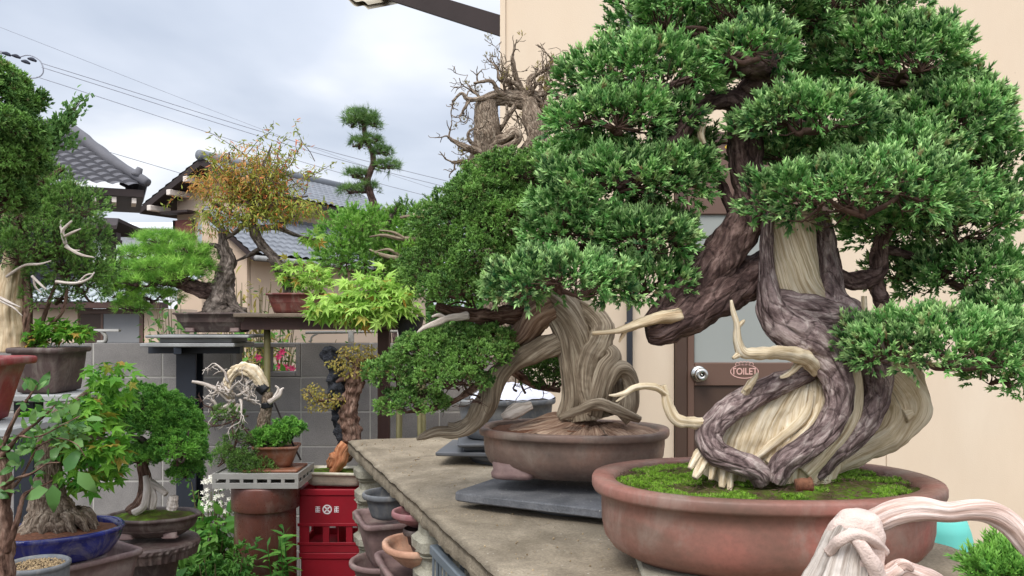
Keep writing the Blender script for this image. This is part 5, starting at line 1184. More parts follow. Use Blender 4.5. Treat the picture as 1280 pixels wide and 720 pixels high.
def bench_grit():
    r = R_(12); n = 900; t = r.uniform(.05, 3.0, n); q = r.uniform(.02, .78, n); xy = BO[None]+BD[None]*t[:,None]+BP[None]*q[:,None]
    pos = np.column_stack([xy, np.full(n, BZ+.001)])
    g = scatter([spindle([-.5,0,0],[.5,0,.1],.35,5)+(np.zeros(7),), spindle([-.5,0,0],[.5,0,0],.12,4)+(np.zeros(6),)], pos, nrm(r.normal(size=(n,3))*np.array([1,1,.2])), r.uniform(.003,.010,n), r)
    tag(mk('grit', g, M_plain('grit_specks', sg(150,132,104), .9, .6, 40), origin=(0,2.5,BZ)), kind='stuff')
    p = P(516, 577, 3.32); o = mk('dry_leaf', scatter(T_LEAF[:1], np.array([[p[0],p[1],BZ+.004]]), np.array([[.9,.3,.25]]), .035, r, ydir=np.array([0,.2,1.0])), MAT['twig'], origin=(p[0],p[1],BZ)); tag(o, 'single dry brown leaf on the far end of the bench', 'leaf')
bench_grit()
# ------------------------------------------------------------------ left-hand and far plants
def leafy(par, name, centers, rads, n, temps, size, mat, r, flat=True, droop=.3, out=.6):
    """leaves spread through ellipsoids, lying in loose layers"""
    g = []
    for c, rad, m in zip(centers, rads, n):
        d = nrm(r.normal(size=(m,3))); q = r.uniform(.25, 1, (m,1))**.5; p = c+d*rad*q
        z = nrm(np.stack([d[:,0], d[:,1], d[:,2]*.2-droop], -1)*out+r.normal(size=(m,3))*.35)
        nn = nrm(np.array([0,-.35,1.0])+r.normal(size=(m,3))*.4)
        g += scatter(temps, p, z, size*r.uniform(.65, 1.2, m), r, ydir=nn, tint=np.clip(.5+d[:,2]*.1+r.normal(0,.25,m), 0, 1))
    return mk(name, g, mat, par, smooth=False)
def left_group():
    r = R_(5)
    # big juniper in the brown rectangular pot
    Y0 = 2.8; zs = P(0, 490, Y0)[2]; zr = P(0, 434, Y0)[2]; x0, x1 = P(5,0,Y0-.1)[0], P(116,0,Y0+.1)[0]; c = np.array([(x0+x1)/2, Y0])
    t = thing('juniper_bonsai', 'tall juniper with thin white dead branches in the brown rectangular pot at left', 'bonsai', (c[0], c[1], zs+.001))
    pot('', '', c, zs+.001, zr-zs, (x1-x0)/2, .11, 10, 0, MAT['potdark'], .014, .012, .018, .02, 1.2, parent=t, soil=1)
    mk('soil', [disc(c[0], c[1], zr-.008, (x1-x0)/2-.022, .088, 10, 0)], MAT['soil'], t)
    T = lambda l, **kw: ptube(l, Y0, **kw)
    mk('trunk', [T([(14,440,0,26),(14,415,0,22),(12,385,0,21),(16,350,.02,20),(22,310,.04,16),(14,260,.04,13),(10,200,.02,10),(4,140,0,6)], seg=48, n=120, amp=.07, ks=(3,7,13), bump=.1, seed=1)], MAT['dead_tan'], t)
    mk('bark_strip', [T([(35,440,.0,9),(34,410,0,8),(35,380,0,7),(32,350,.02,7),(26,320,.04,6)], seg=20, n=50, amp=.1, seed=2)], MAT['bark_brown'], t)
    for i, l in enumerate(([(40,436,.03,4),(52,405,.02,3.5),(62,375,.0,3),(72,350,0,2)], [(46,430,.03,3),(60,410,.0,3),(78,390,-.03,2.5),(84,360,-.03,2)], [(24,330,.03,8),(50,320,.0,5),(85,300,-.03,3)], [(18,250,.03,8),(50,230,0,5),(80,210,0,3)], [(12,180,.03,6),(30,150,0,4),(40,120,0,2)])):
        mk('branch', [T(l, seg=12, n=40, amp=.1, bump=.2, seed=3+i)], MAT['bark_brown'], t)
    W = []
    for l in ([(82,305,-.15,3),(78,290,-.16,2.6),(84,282,-.16,2),(90,276,-.16,1.2)], [(80,296,-.16,2),(92,290,-.17,1.8),(101,286,-.17,1)], [(78,290,-.16,2),(75,281,-.16,1.5),(77,275,-.16,.8)], [(82,308,-.15,2.5),(100,318,-.16,2),(118,322,-.17,1)], [(82,305,-.15,2),(90,312,-.15,1.5),(100,313,-.15,.8)],
              [(70,352,-.15,2.5),(95,354,-.16,2),(112,348,-.17,1.6),(118,340,-.17,.8)], [(98,353,-.16,1.5),(108,344,-.17,1.2),(118,342,-.17,.8)], [(8,346,-.15,2.2),(30,332,-.16,2),(50,330,-.16,1.6),(64,326,-.16,.8)], [(0,372,-.14,2.4),(12,378,-.15,2),(26,384,-.15,1)], [(0,376,-.14,1.6),(16,384,-.15,1.4),(28,395,-.15,.7)], [(40,345,-.15,2.2),(50,355,-.15,2),(58,362,-.15,1.2)], [(42,346,-.15,2),(44,358,-.15,1.6),(52,366,-.15,.8)]):
        W.append(T(l, seg=7, n=18, bump=.15, seed=len(W)))
    mk('dead_branches', W, MAT['dead_white'], t)
    for i, (px, py, rx, ry, dY, rY, dn) in enumerate(((18,212,46,30,-.02,.15,1.6),(50,240,50,34,.0,.16,1.6),(30,275,60,34,-.08,.15,1.6),(85,262,46,30,.0,.14,1.5),(60,305,66,32,-.05,.15,1.5),(100,300,36,30,.05,.12,1.3),(20,320,40,26,-.1,.12,1.4),(85,335,50,26,.0,.12,1.3),(105,355,36,28,.05,.1,1.1),(70,372,40,20,.05,.1,.9),(120,335,26,22,.05,.1,1.2))):
        cc, rad = PC(px, py, Y0, dY, rx*.95, ry*.95, rY)
        juniper_pad(t, cc, rad*.92, R_(500+i), .026, 20, .021, T_SPRIG_F, MAT['jun2'], MAT['twig'], dens=dn*.8, lo=-.6, up=.4, rnd=.45, twr=.002)
    # upright light shoots
    sh = []; tp = []
    for a, b, e, f in ((62,175,78,150),(66,172,98,128),(66,160,90,140),(60,182,70,165),(72,170,104,122),(60,190,92,178)):
        p, q = P(a, b, Y0), P(e, f, Y0); sh.append(tube([P(55,205,Y0), p, q], [.003,.0025,.001], seg=5, n=12)); 
        for k in range(130): tp.append(p+(q-p)*r.uniform(-.3,1.0)+r.normal(size=3)*.014)
    tp = np.array(tp); sp = mk('shoots', sh, MAT['twig'], t); mk('leaves', scatter(T_LEAF, tp, nrm(r.normal(size=tp.shape)*.5+np.array([.4,0,.7])), .020, r), MAT['leaf_quince'], sp, smooth=False)
    # bright undergrowth in the pot
    u = [P(70,412,Y0+.0), P(95,416,Y0), P(52,420,Y0)]
    leafy(t, 'undergrowth', u, [np.array([.06,.06,.035]), np.array([.05,.05,.025]), np.array([.05,.05,.03])], [130,90,80], T_MAPLE5, .034, MAT['maple_g2'], r)
    # red pot with dark pine at the left edge
    Y0 = 2.0; zs = P(0, 528, Y0)[2]+.001; zr = P(0, 447, Y0)[2]; x1 = P(50,0,Y0+.11)[0]; ax = .17; c = np.array([x1-ax, Y0])
    t = thing('pine_bonsai', 'dense rounded evergreen in the red pot at the far left edge', 'bonsai', (c[0], c[1], zs))
    pot('', '', c, zs, zr-zs, ax, .13, 8, .0, MAT['potred'], .03, .02, .018, .02, .9, parent=t, soil=1)
    mk('soil', [disc(c[0], c[1], zr-.008, ax-.022, .108, 8, 0)], MAT['soil'], t)
    mk('trunk', [tube([(c[0]-.02, c[1], zr-.02), (c[0]-.05, c[1]+.0, zr+.15), (c[0]-.0, c[1]+.02, zr+.32), (c[0]-.04, c[1], zr+.5), (c[0]-.02,c[1],zr+.66)], [.035,.026,.022,.018,.008], seg=32, n=90, amp=.08, bump=.15)], MAT['bark_grey'], t)
    for i, (px, py, rx, ry, dY, rY) in enumerate(((-6,105,30,28,0,.1),(8,128,38,34,0,.1),(12,165,36,30,-.03,.11),(-4,200,62,34,.0,.12),(-20,245,60,36,.02,.12),(-40,170,50,60,0,.12))):
        cc, rad = PC(px, py, Y0, dY, rx, ry, rY)
        juniper_pad(t, cc, rad*np.array([.9,.9,.75]), R_(530+i), .022, 30, .014, T_TUFT, MAT['jun2'], MAT['twig'], dens=1.9, lo=-.5, up=.4, rnd=.45, twr=.002)
    # blue pot trident maple
    Y0 = 2.36; c = np.array([P(74, 0, Y0)[0], Y0]); zr = P(0, 660, Y0)[2]; hh = .085; zp = zr-hh
    bp = pot('planter_pot', 'brown rectangular pot set on the low table beneath the blue pot', np.array([c[0]+.045, c[1]+.05]), .7405, zp-.7405, .135, .10, 8, .95, MAT['mauve'], .02, .01, .016, .016, 1.1)
    t = thing('maple_bonsai', 'green leaved maple with swollen root base in the glossy blue pot', 'bonsai', (c[0], c[1], zp+.001))
    pot('', '', c, zp+.001, hh, .168, .135, 2.3, .6, MAT['potblue'], .035, .004, .014, .014, 1.6, parent=t, soil=1)
    mk('soil', [disc(c[0], c[1], zr-.012,   .153, .120, 2.3, .6, 18, 64, .004, 25, .012, (0,0), .6)], MAT['soil_red'], t)
    T = lambda l, **kw: ptube(l, Y0, **kw)
    mk('trunk', [T([(68,668,.04,50),(68,656,.04,43),(66,640,.04,34),(62,622,.03,25),(61,600,.02,19),(62,570,.0,16),(64,545,0,15),(68,525,.0,11),(76,512,.02,6)], seg=80, n=120, amp=.07, ks=(3,7,11,19), bump=.2, bf=14, seed=3)], MAT['bark_tan'], t)
    rt = []
    for k in range(15):
        a = k*.42+.2; p = np.array([c[0]-.01+math.cos(a)*.05, c[1]+.03+math.sin(a)*.042, zr+.028+.012*r.uniform()]); q = np.array([c[0]-.01+math.cos(a+.2)*.098, c[1]+.03+math.sin(a+.2)*.075, zr-.012])
        rt.append(tube([p, (p+q)/2+np.array([0,0,.012]), q], [.017,.016,.006], seg=18, n=24, amp=.15, bump=.3, bf=30, seed=k))
    mk('surface_roots', rt, MAT['bark_tan'], t)
    brs = [T(l, seg=10, n=40, amp=.1, bump=.15, seed=9+i) for i, l in enumerate(([(64,535,0,8),(90,515,-.01,5),(125,495,-.02,3)], [(63,545,0,6),(100,545,-.05,4),(135,548,-.06,2)], [(72,520,0,6),(110,490,.0,4),(138,470,0,2)], [(62,560,0,5),(95,570,.04,3),(120,590,.04,2)]))]
    for g in brs: mk('branch', [g], MAT['bark_tan'], t)
    cs, rs, ns = [], [], []
    for px, py, rx, ry, dY, m in ((132,465,16,18,.0,36),(136,500,22,24,0,60),(106,520,34,18,-.04,70),(70,520,40,14,.05,46),(120,545,36,26,-.03,80),(92,550,36,24,.05,70),(140,560,20,16,-.05,34),(122,590,30,18,0,50),(70,545,40,20,.08,50),(150,475,12,12,0,14),(95,590,34,18,.05,45)):
        cc, rad = PC(px, py, Y0, dY, rx, ry, .09); cs.append(cc); rs.append(rad); ns.append(int(m*1.25))
    leafy(t, 'foliage', cs, rs, ns, T_MAPLE5, .047, MAT['maple_g2'], r, droop=.45)
    # grey pot of grit
    Y = 1.9; c = P(46, 0, Y); zr = P(0, 703, Y)[2]
    o = thing('round_pot', 'round grey pot of pale grit with no plant, at the lower left', 'pot', (c[0], c[1], .7405))
    pot('', '', (c[0], c[1]), .7405, zr-.7405, .07, .07, 2, 0, MAT['potgrey'], .012, .003, .012, .010, 1.2, parent=o, soil=1)
    mk('grit', [disc(c[0], c[1], zr-.008, .060, .060, 2, 0, 16, 48, .003, 50)], MAT['soil'], o)
    rr = R_(77); n = 500; a = rr.uniform(0, 6.28, n); q = np.sqrt(rr.uniform(0,1,n))*.057
    mk('pebbles', scatter([spindle([0,0,-.5],[0,0,.5],.45,5)+(np.zeros(7),)], np.stack([c[0]+np.cos(a)*q, c[1]+np.sin(a)*q, np.full(n, zr-.006)], -1), nrm(rr.normal(size=(n,3))), rr.uniform(.003,.007,n), rr), M_plain('grit_stone', sg(150,128,96), .9, .4, 60), o)
    tag(bpy.data.objects[[x.name for x in o.children if x.name.startswith('pebbles')][0]], kind='stuff')
    # quince in the foreground left
    Y0 = 1.58; x = P(-4, 0, Y0)[0]; t = thing('quince_bonsai', 'small tree with oval glossy leaves and knobbly grey trunk at the lower left edge', 'bonsai', (x, Y0, .7405))
    pot('', '', (x-.02, Y0), .7405, .13, .12, .10, 6, 0, MAT['potdark'], .02, .012, .014, .014, 1.2, parent=t, soil=1)
    mk('soil', [disc(x-.02, Y0, .7405+.122, .105, .085, 6, 0)], MAT['soil'], t)
    T = lambda l, **kw: ptube(l, Y0, **kw)
    mk('trunk', [T([(-6,860,0,22),(2,760,0,16),(4,720,0,14),(6,680,0,13),(3,640,0,12),(6,600,0,10),(0,570,0,8),(-14,540,0,6)], seg=32, n=110, amp=.09, ks=(3,7,13), bump=.3, bf=26, seed=1)], MAT['bark_brown'], t)
    bl = [T([(a_, b_, c_, d_*.7) for a_, b_, c_, d_ in l], seg=10, n=36, amp=.1, bump=.25, bf=40, seed=40+i) for i, l in enumerate(([(8,690,-.02,7),(20,655,-.03,6),(26,630,-.03,5),(32,617,-.03,4),(52,608,-.04,2.5),(66,600,-.04,1.5)], [(6,606,-.02,5),(20,598,-.03,3.4),(40,592,-.04,3),(58,580,-.05,1.8),(75,578,-.05,1.2)], [(4,570,0,7),(24,545,-.02,4),(50,525,-.03,2.5),(70,505,-.03,1.5)], [(2,560,0,6),(20,520,0,4),(34,500,0,3),(46,482,0,1.5)], [(0,620,0,6),(24,600,.03,3),(46,560,.03,2)], [(44,560,.03,2),(70,548,-.02,1.6),(95,555,-.05,1.2),(107,572,-.05,.8)], [(24,545,-.02,3),(50,545,-.05,2),(80,530,-.05,1.4),(100,520,-.05,1)]))]
    for g in bl: mk('branch', [g], MAT['bark_brown'], t)
    big = np.array([P(a, b, Y0-.05) for a, b in ((66,606),(82,590),(98,590),(60,612))]); bz = nrm(np.array([[.15,-.2,-.9],[.3,0,.6],[.7,-.1,-.8],[-.6,0,-.2]]))
    lp, lz = [], []
    for px, py, rx, ry, m in ((46,492,18,10,10),(66,508,26,16,20),(86,524,22,18,20),(56,536,26,18,18),(90,540,18,16,14),(64,552,30,14,18),(22,568,22,20,16),(12,556,14,16,10),(34,590,22,14,8),(6,610,12,26,6)):
        cc, rad = PC(px, py, Y0, 0, rx, ry, .07); d = nrm(r.normal(size=(m,3))); lp.append(cc+d*rad*r.uniform(.3,1,(m,1))); lz.append(nrm(d*.5+np.array([.3,-.2,.25])+r.normal(size=(m,3))*.4))
    lp = np.vstack(lp); lz = np.vstack(lz)
    g = scatter(T_LEAF, lp, lz, r.uniform(.02,.036,len(lp)), r, ydir=nrm(np.array([0,-.5,.8])+r.normal(size=lp.shape)*.4))+scatter(T_LEAF, big, bz, .05, r, ydir=nrm(np.array([.2,-.8,.5])+r.normal(size=big.shape)*.3))
    mk('foliage', g, MAT['leaf_quince'], t, smooth=True)
    # wavy oval pot juniper on the pedestal
    Y0 = 3.2; c = np.array([P(192, 0, Y0)[0], Y0]); zb = P(0, 674, Y0)[2]+.0015; zr = P(0, 642, Y0)[2]
    t = thing('juniper_bonsai', 'small dense juniper with split reddish trunk in a wavy brown pot on the pedestal', 'bonsai', (c[0], c[1], zb))
    pot('', '', c, zb+.014, zr-zb-.014, .172, .125, 2.1, .12, MAT['potdark'], .05, .012, .012, .016, 2.2, wav=(8,.018), parent=t, soil=1, feet=(4,.03,.015))
    mk('soil', [disc(c[0], c[1], zr-.008, .152, .105, 2.1, .12, 16, 64, .005, 20, .02, (-.03,0), .6)], MAT['moss'], t)
    T = lambda l, **kw: ptube(l, Y0, **kw)
    mk('trunk', [T([(164,640,-.02,10),(176,625,-.02,8),(181,600,-.02,8),(178,580,-.01,8),(186,560,0,8),(200,540,0,6)], seg=28, n=70, amp=.1, bump=.12, seed=1)], MAT['bark_brown'], t)
    mk('dead_leg', [T([(168,641,-.04,6),(180,632,-.045,5),(184,612,-.045,5),(182,595,-.03,4)], seg=20, n=40, amp=.12, seed=2), T([(190,636,-.03,5),(192,620,-.03,5),(186,604,-.02,5),(184,590,-.01,4)], seg=20, n=40, amp=.12, seed=3), T([(180,598,-.01,5),(196,608,-.02,5),(208,618,-.03,4)], seg=20, n=40, amp=.12, seed=4)], MAT['dead_white'], t)
    mk('white_stone', [T([(214,637,-.05,7),(216,628,-.05,8),(217,620,-.05,6)], seg=18, n=20, bump=.25, bf=30, seed=6)], MAT['dead_white'], t)
    mk('branches', [T(l, seg=10, n=30, amp=.1, bump=.2, seed=9+i) for i, l in enumerate(([(186,562,0,6),(178,550,-.02,5),(160,545,-.03,3)], [(190,556,0,5),(205,560,-.03,4),(222,548,-.04,3)], [(184,580,0,5),(170,575,-.03,4),(158,568,-.03,3)], [(200,540,0,5),(195,520,0,4),(185,500,0,3)]))]+[T([(196+i*5,570-i*3,-.05,2.5),(204+i*6,562+i*4,-.06,2),(212+i*6,566-i*7,-.06,1)], seg=7, n=16, seed=i) for i in range(5)], MAT['bark_grey'], t)
    for i, (px, py, rx, ry, dY, rY) in enumerate(((180,512,44,26,0,.12),(205,525,36,30,.02,.12),(228,540,24,34,.04,.1),(172,530,32,18,-.05,.09),(222,562,28,22,-.05,.09),(240,565,14,30,.05,.07),(172,572,28,14,-.06,.09),(232,590,16,14,.03,.07))):
        cc, rad = PC(px, py, Y0, dY, rx, ry, rY)
        juniper_pad(t, cc, rad, R_(560+i), .022, 34, .0135, T_TUFT, MAT['jun3'], MAT['twig'], dens=1.8, lo=-.4, up=.45, rnd=.4, twr=.0018)
left_group()
def tray_tree():
    r = R_(6); Y0 = 3.9; c = np.array([P(346, 0, Y0)[0], Y0]); zr = P(0, 556, Y0)[2]
    zb = .776+.068-.0055
    o = mk('board', [box(c[0]-.13, c[0]+.12, Y0-.10, Y0+.10, zb, zb+.012)], MAT['brownpot'], origin=(c[0], c[1], zb), smooth=False); tag(o, 'thin brown board between the white tray and the small brown pot', 'board'); zb += .0125
    t = thing('deadwood_bonsai', 'bonsai of bleached arching deadwood and tangled white branches on the white tray', 'bonsai', (c[0], c[1], zb))
    pot('', '', c, zb, zr-zb, .105, .08, 6, .1, MAT['brownpot'], .03, .008, .012, .012, 1.1, parent=t, soil=1)
    mk('soil', [disc(c[0], c[1], zr-.008, .092, .068, 6, .1)], MAT['soil'], t)
    T = lambda l, **kw: ptube(l, Y0, **kw)
    mk('trunk', [T([(330,552,0,11),(328,535,0,9),(332,512,0,8),(334,490,0,7)], seg=24, n=50, amp=.1, bump=.15, seed=1)], MAT['bark_tan'], t)
    mk('arch', [T([(331,486,0,6),(324,474,-.01,8),(314,464,-.01,9.5),(300,461,-.01,8),(291,468,-.01,6),(283,482,-.01,6),(290,500,0,5),(292,520,0,4)], seg=36, n=110, amp=.16, bump=.3, bf=22, seed=2), T([(298,462,-.02,6),(293,459,-.02,3),(288,460,-.02,1)], seg=10, n=14, seed=3)], MAT['dead1'], t)
    mk('band', [T([(324,482,-.005,9),(332,489,-.005,8.5)], seg=20, n=8, amp=.02), T([(333,503,0,9),(334,510,0,9)], seg=20, n=6, amp=.02)], MAT['potblack'], t)
    mk('support_wire', [T([(343,503,.02,1.4),(358,538,.02,1.4),(376,575,.02,1.4)], seg=6, n=10)], MAT['darkwood'], t)
    W = [T([(294,495,-.02,4),(270,486,-.04,3.5),(255,480,-.05,3),(240,477,-.06,2)], seg=8, n=24, bump=.15, seed=5), T([(290,505,-.02,4),(275,510,-.03,3),(266,500,-.04,2)], seg=8, n=20, bump=.15, seed=6), T([(336,503,-.02,4),(348,495,-.02,3.5),(352,487,-.02,2.5),(355,485,-.02,1)], seg=8, n=20, bump=.15, seed=7), T([(342,499,-.02,3),(348,487,-.02,2),(344,482,-.02,1)], seg=8, n=14, bump=.1)]
    tips = []
    for px, py, dx, dz, L in ((292,492,-.8,.2,.13),(288,488,-.6,.6,.11),(296,495,.6,.0,.13),(300,500,1,-.1,.12),(305,498,.7,.4,.09),(290,500,-.5,-.5,.10),(284,486,-.9,.4,.09),(320,505,-.8,-.2,.12),(310,500,.3,.8,.07),(298,505,-.2,-.7,.12),(280,485,-.7,-.3,.1),(276,483,-.2,.8,.06),(286,478,-1,.1,.12),(294,500,-.9,-.1,.14),(306,490,.8,.2,.12),(300,505,.2,-.9,.1)):
        branchy(P(px, py, Y0-.03), (dx, r.normal()*.4-.2, dz), L, .0072, 2, r, .42, (2,3), .65, 0, W, tips, seg=7, thick=.75, minr=.0016)
    mk('dead_branches', W, MAT['dead_white'], t)
    B = []; tp = []
    for px, py, dx, dz, L in ((296,520,-.9,.1,.2),(294,525,-.8,-.3,.2),(298,525,-.3,-1,.16),(304,525,.1,-1,.14),(290,515,-1,.4,.14),(310,520,-.5,-.6,.16),(300,530,-.7,-.7,.16)):
        branchy(P(px, py, Y0-.03), (dx, r.normal()*.4-.1, dz), L, .005, 2, r, .35, (2,4), .6, -.06, B, tp, seg=6)
    mk('live_branches', B, MAT['twig'], t)
    for i, (px, py, rx, ry, dn) in enumerate(((285,520,18,10,1.0),(300,560,22,18,1.0),(318,585,26,13,1.3),(280,572,16,12,.8),(302,580,14,14,1.0))):
        cc, rad = PC(px, py, Y0, -.05, rx, ry, .07); juniper_pad(t, cc, rad, R_(600+i), .02, 26, .018, T_SPRIG_F, MAT['jun2'], MAT['twig'], dens=dn, lo=-.6, rnd=.6, twr=.0016)
    for i, (px, py, rx, ry) in enumerate(((340,545,26,10),(360,538,18,12),(335,552,20,6))):
        cc, rad = PC(px, py, Y0, -.02, rx, ry, .06); juniper_pad(t, cc, rad, R_(610+i), .02, 26, .02, T_TUFT, MAT['jun3'], MAT['twig'], dens=1.3, lo=-.3, rnd=.6, name='undergrowth', twr=.0014)
tray_tree()
def crate_tree():
    r = R_(7); Y0 = 4.1; x0 = P(384,0,Y0)[0]; c = np.array([x0+.15, Y0-.01]); zb = .7315; zr = P(0, 586, Y0)[2]
    t = thing('rock_bonsai', 'small leaved tree grown against a dark rock in a cream pot on the red crates', 'bonsai', (c[0], c[1], zb))
    pot('', '', c, zb, zr-zb, .155, .10, 9, -.12, MAT['cream'], .02, .012, .014, .014, 1.2, parent=t, soil=1)
    mk('soil', [disc(c[0], c[1], zr-.008, .138, .083, 9, -.12, 14, 64, .008, 22)], MAT['moss'], t)
    T = lambda l, **kw: ptube(l, Y0, **kw)
    mk('rock', [T([(432,560,.04,10),(428,530,.04,12),(424,500,.05,11),(420,480,.05,12),(420,460,.05,9),(412,444,.05,11),(416,434,.05,7)], seg=36, n=90, bump=.45, bf=24, seed=2, amp=.1)], MAT['rock'], t)
    mk('trunk', [T([(430,575,0,9),(440,550,0,13),(436,520,0,13),(440,495,0,11),(444,478,0,13),(446,462,0,8),(448,448,0,4)], seg=36, n=100, amp=.12, bump=.25, bf=20, seed=3)], MAT['bark_brown'], t)
    mk('exposed_root', [T([(416,592,-.05,6),(424,578,-.05,9),(427,566,-.04,11),(434,556,-.03,11)], seg=24, n=50, amp=.14, bump=.15, seed=4), T([(412,585,-.04,4),(416,572,-.04,8),(414,566,-.04,4)], seg=18, n=24, amp=.1, bump=.3, seed=5)], MAT['orange_root'], t)
    B = [T(l, seg=8, n=30, amp=.1, bump=.15, seed=20+i) for i, l in enumerate(([(444,478,0,6),(430,474,-.02,4),(420,478,-.03,2)], [(446,470,0,5),(462,472,-.02,4),(478,465,-.03,2)], [(447,460,0,4),(458,450,0,3),(470,446,0,1.5)], [(446,455,0,4),(436,448,0,3),(430,440,0,1.5)], [(438,500,0,5),(420,500,-.03,3),(398,500,-.04,2),(385,490,-.04,1)]))]
    for g in B: mk('branch', [g], MAT['twig'], t)
    cs, rs, ns = [], [], []
    for px, py, rx, ry, m in ((448,440,26,10,330),(430,455,22,8,240),(465,452,20,9,260),(475,462,12,7,120),(445,466,26,6,200),(410,498,18,8,200),(392,492,12,12,170),(400,508,20,6,130),(425,500,12,8,110)):
        cc, rad = PC(px, py, Y0, 0, rx, ry, .09); cs.append(cc); rs.append(rad); ns.append(m)
    leafy(t, 'foliage', cs, rs, ns, T_LEAF, .017, MAT['leaf_tan'], r)
crate_tree()
def shelf_trees():
    r = R_(8)
    # pine on the post stand
    Y0 = 4.47; zb = P(0, 434, 4.5)[2]+.006+.0625; c = np.array([P(272, 0, Y0)[0], Y0]); zr = P(0, 391, Y0)[2]
    t = thing('pine_bonsai', 'spreading pine bonsai with one long green cushion, on the black post stand', 'bonsai', (c[0], c[1], zb))
    pot('', '', c, zb+.012, zr-zb-.012, P(324,0,Y0)[0]-c[0], .14, 3.2, 0, MAT['potdark'], .05, .012, .01, .014, 1.2, parent=t, soil=1, feet=(4,.03,.013))
    mk('soil', [disc(c[0], c[1], zr-.005, .19, .115, 3, 0, 16, 64, .006, 20, .05, (.03,0), .5)], MAT['soil'], t)
    T = lambda l, **kw: ptube(l, Y0, **kw)
    mk('trunk', [T([(278,396,0,32),(276,384,0,24),(277,365,0,17),(281,345,0,13),(284,325,0,11),(279,310,0,8),(278,292,0,5)], seg=48, n=100, amp=.1, bump=.25, bf=16, seed=1), T([(282,372,-.02,9),(296,386,-.04,6),(308,394,-.05,3)], seg=16, n=24, bump=.2)], MAT['bark_grey'], t)
    for i, l in enumerate(([(281,318,-.01,5),(272,308,-.02,4),(264,306,-.02,3),(262,304,-.02,2)], )): mk('dead_branch', [T(l, seg=12, n=24, bump=.15)], MAT['bark_grey'], t)
    for i, l in enumerate(([(276,366,0,13),(250,362,-.02,12),(225,352,-.02,9),(200,350,-.03,7),(170,345,-.03,4)], [(228,352,-.02,7),(215,335,.0,5),(195,325,.02,3)], [(215,350,-.02,6),(235,335,.0,4),(250,325,.0,3)], [(190,350,-.02,5),(165,330,.02,3),(150,325,.02,2)])): mk('branch', [T(l, seg=20, n=50, amp=.1, bump=.2, bf=18, seed=30+i)], MAT['bark_dark'], t)
    for i, (px, py, rx, ry, dY, rY) in enumerate(((205,303,34,9,0,.12),(228,318,40,10,.0,.14),(182,320,32,9,.03,.12),(240,335,28,9,-.05,.12),(205,336,34,8,-.1,.12),(160,340,38,9,.0,.12),(142,355,24,10,.0,.12),(185,354,40,8,-.06,.12),(225,347,32,7,-.1,.1),(150,368,20,8,.02,.1),(190,372,34,8,.03,.1),(165,385,22,7,.05,.1),(228,332,36,9,.02,.12))):
        cc, rad = PC(px, py, Y0, dY, rx, ry, rY)
        juniper_pad(t, cc, rad, R_(630+i), .03, 7, .046, T_NEED, MAT['pine'], MAT['bark_dark'], dens=1.7, lo=-.2, up=.9, rnd=.25, twr=.003)
    # orange maple
    Y0 = 4.5; zb = P(0, 397, 4.45)[2]+.0225; zr = P(0, 367, Y0)[2]; c = np.array([P(372, 0, Y0)[0], Y0])
    t = thing('maple_bonsai', 'orange and green maple with bent trunk in a red brown pot on the steel shelf', 'bonsai', (c[0], c[1], zb))
    pot('', '', c, zb, zr-zb, P(410,0,Y0)[0]-c[0], .12, 3.0, 0, M_pot('red_brown_clay', sg(96,52,48), sg(120,66,58), sg(134,84,74), .5, 6.), .03, .012, .01, .012, 1.2, parent=t, soil=1)
    mk('soil', [disc(c[0], c[1], zr-.006, .14, .10, 3, 0)], MAT['soil'], t)
    T = lambda l, **kw: ptube(l, Y0, **kw)
    mk('trunk', [T([(360,372,0,8),(358,352,0,6.5),(352,334,0,6.5),(340,320,0,6),(328,308,0,6.5),(318,292,0,7),(315,280,0,6),(318,268,0,4.5),(314,250,0,3)], seg=28, n=100, amp=.1, bump=.2, bf=18, seed=1)], MAT['bark_grey'], t)
    bl = [T(l, seg=10, n=40, amp=.1, bump=.2, seed=40+i) for i, l in enumerate(([(354,345,-.01,5),(346,338,-.02,4),(340,328,-.03,3),(334,325,-.03,2)], [(318,280,0,6),(300,272,-.02,4),(280,262,-.03,3),(262,250,-.03,2)], [(320,286,0,5),(345,284,0,4),(365,292,.0,3),(385,298,.02,2),(400,300,.02,1.5)], [(318,272,0,5),(340,258,0,3),(362,250,0,2),(385,245,0,1)], [(315,262,0,4),(300,240,0,3),(290,215,0,2),(286,190,0,1)], [(316,258,0,4),(322,230,0,3),(330,205,0,2),(340,180,0,1)], [(312,275,0,4),(295,290,-.03,3),(280,300,-.03,2)], [(345,283,0,3),(360,275,0,2),(372,268,0,1)], [(330,308,.0,4),(312,318,.03,3),(296,326,.03,1.5)]))]
    for g in bl: mk('branch', [g], MAT['bark_grey'], t)
    sh = []; fp = []
    for k in range(110):
        a = r.uniform(-2.0, 1.9); L = r.uniform(.1,.3); p0 = P(318+r.normal()*30, 240+r.normal()*18, Y0+r.normal()*.08); dd = nrm(np.array([math.sin(a)*.9, r.normal()*.4, .35+.65*abs(math.cos(a))])); pts = [p0]
        for q in range(4): dd = nrm(dd+r.normal(size=3)*.25+np.array([0,0,-.05])); pts.append(pts[-1]+dd*L/4)
        sh.append(tube(pts, [.0022,.002,.0016,.0012,.0007], seg=4, n=10, cap=False))
        for q in range(int(26*L/.2)): u = r.uniform(.25,1)*4; i = min(3, int(u)); fp.append(pts[i]+(pts[i+1]-pts[i])*(u-i)+r.normal(size=3)*.012)
    mk('shoots', sh, MAT['twig'], t)
    fp = np.array(fp); g1 = scatter(T_LEAFN, fp, nrm(r.normal(size=fp.shape)*.7+np.array([0,0,-.2])), r.uniform(.02,.036,len(fp)), r)
    mk('shoot_leaves', g1, MAT['maple_o'], t, smooth=False)
    cs, rs, ns = [], [], []
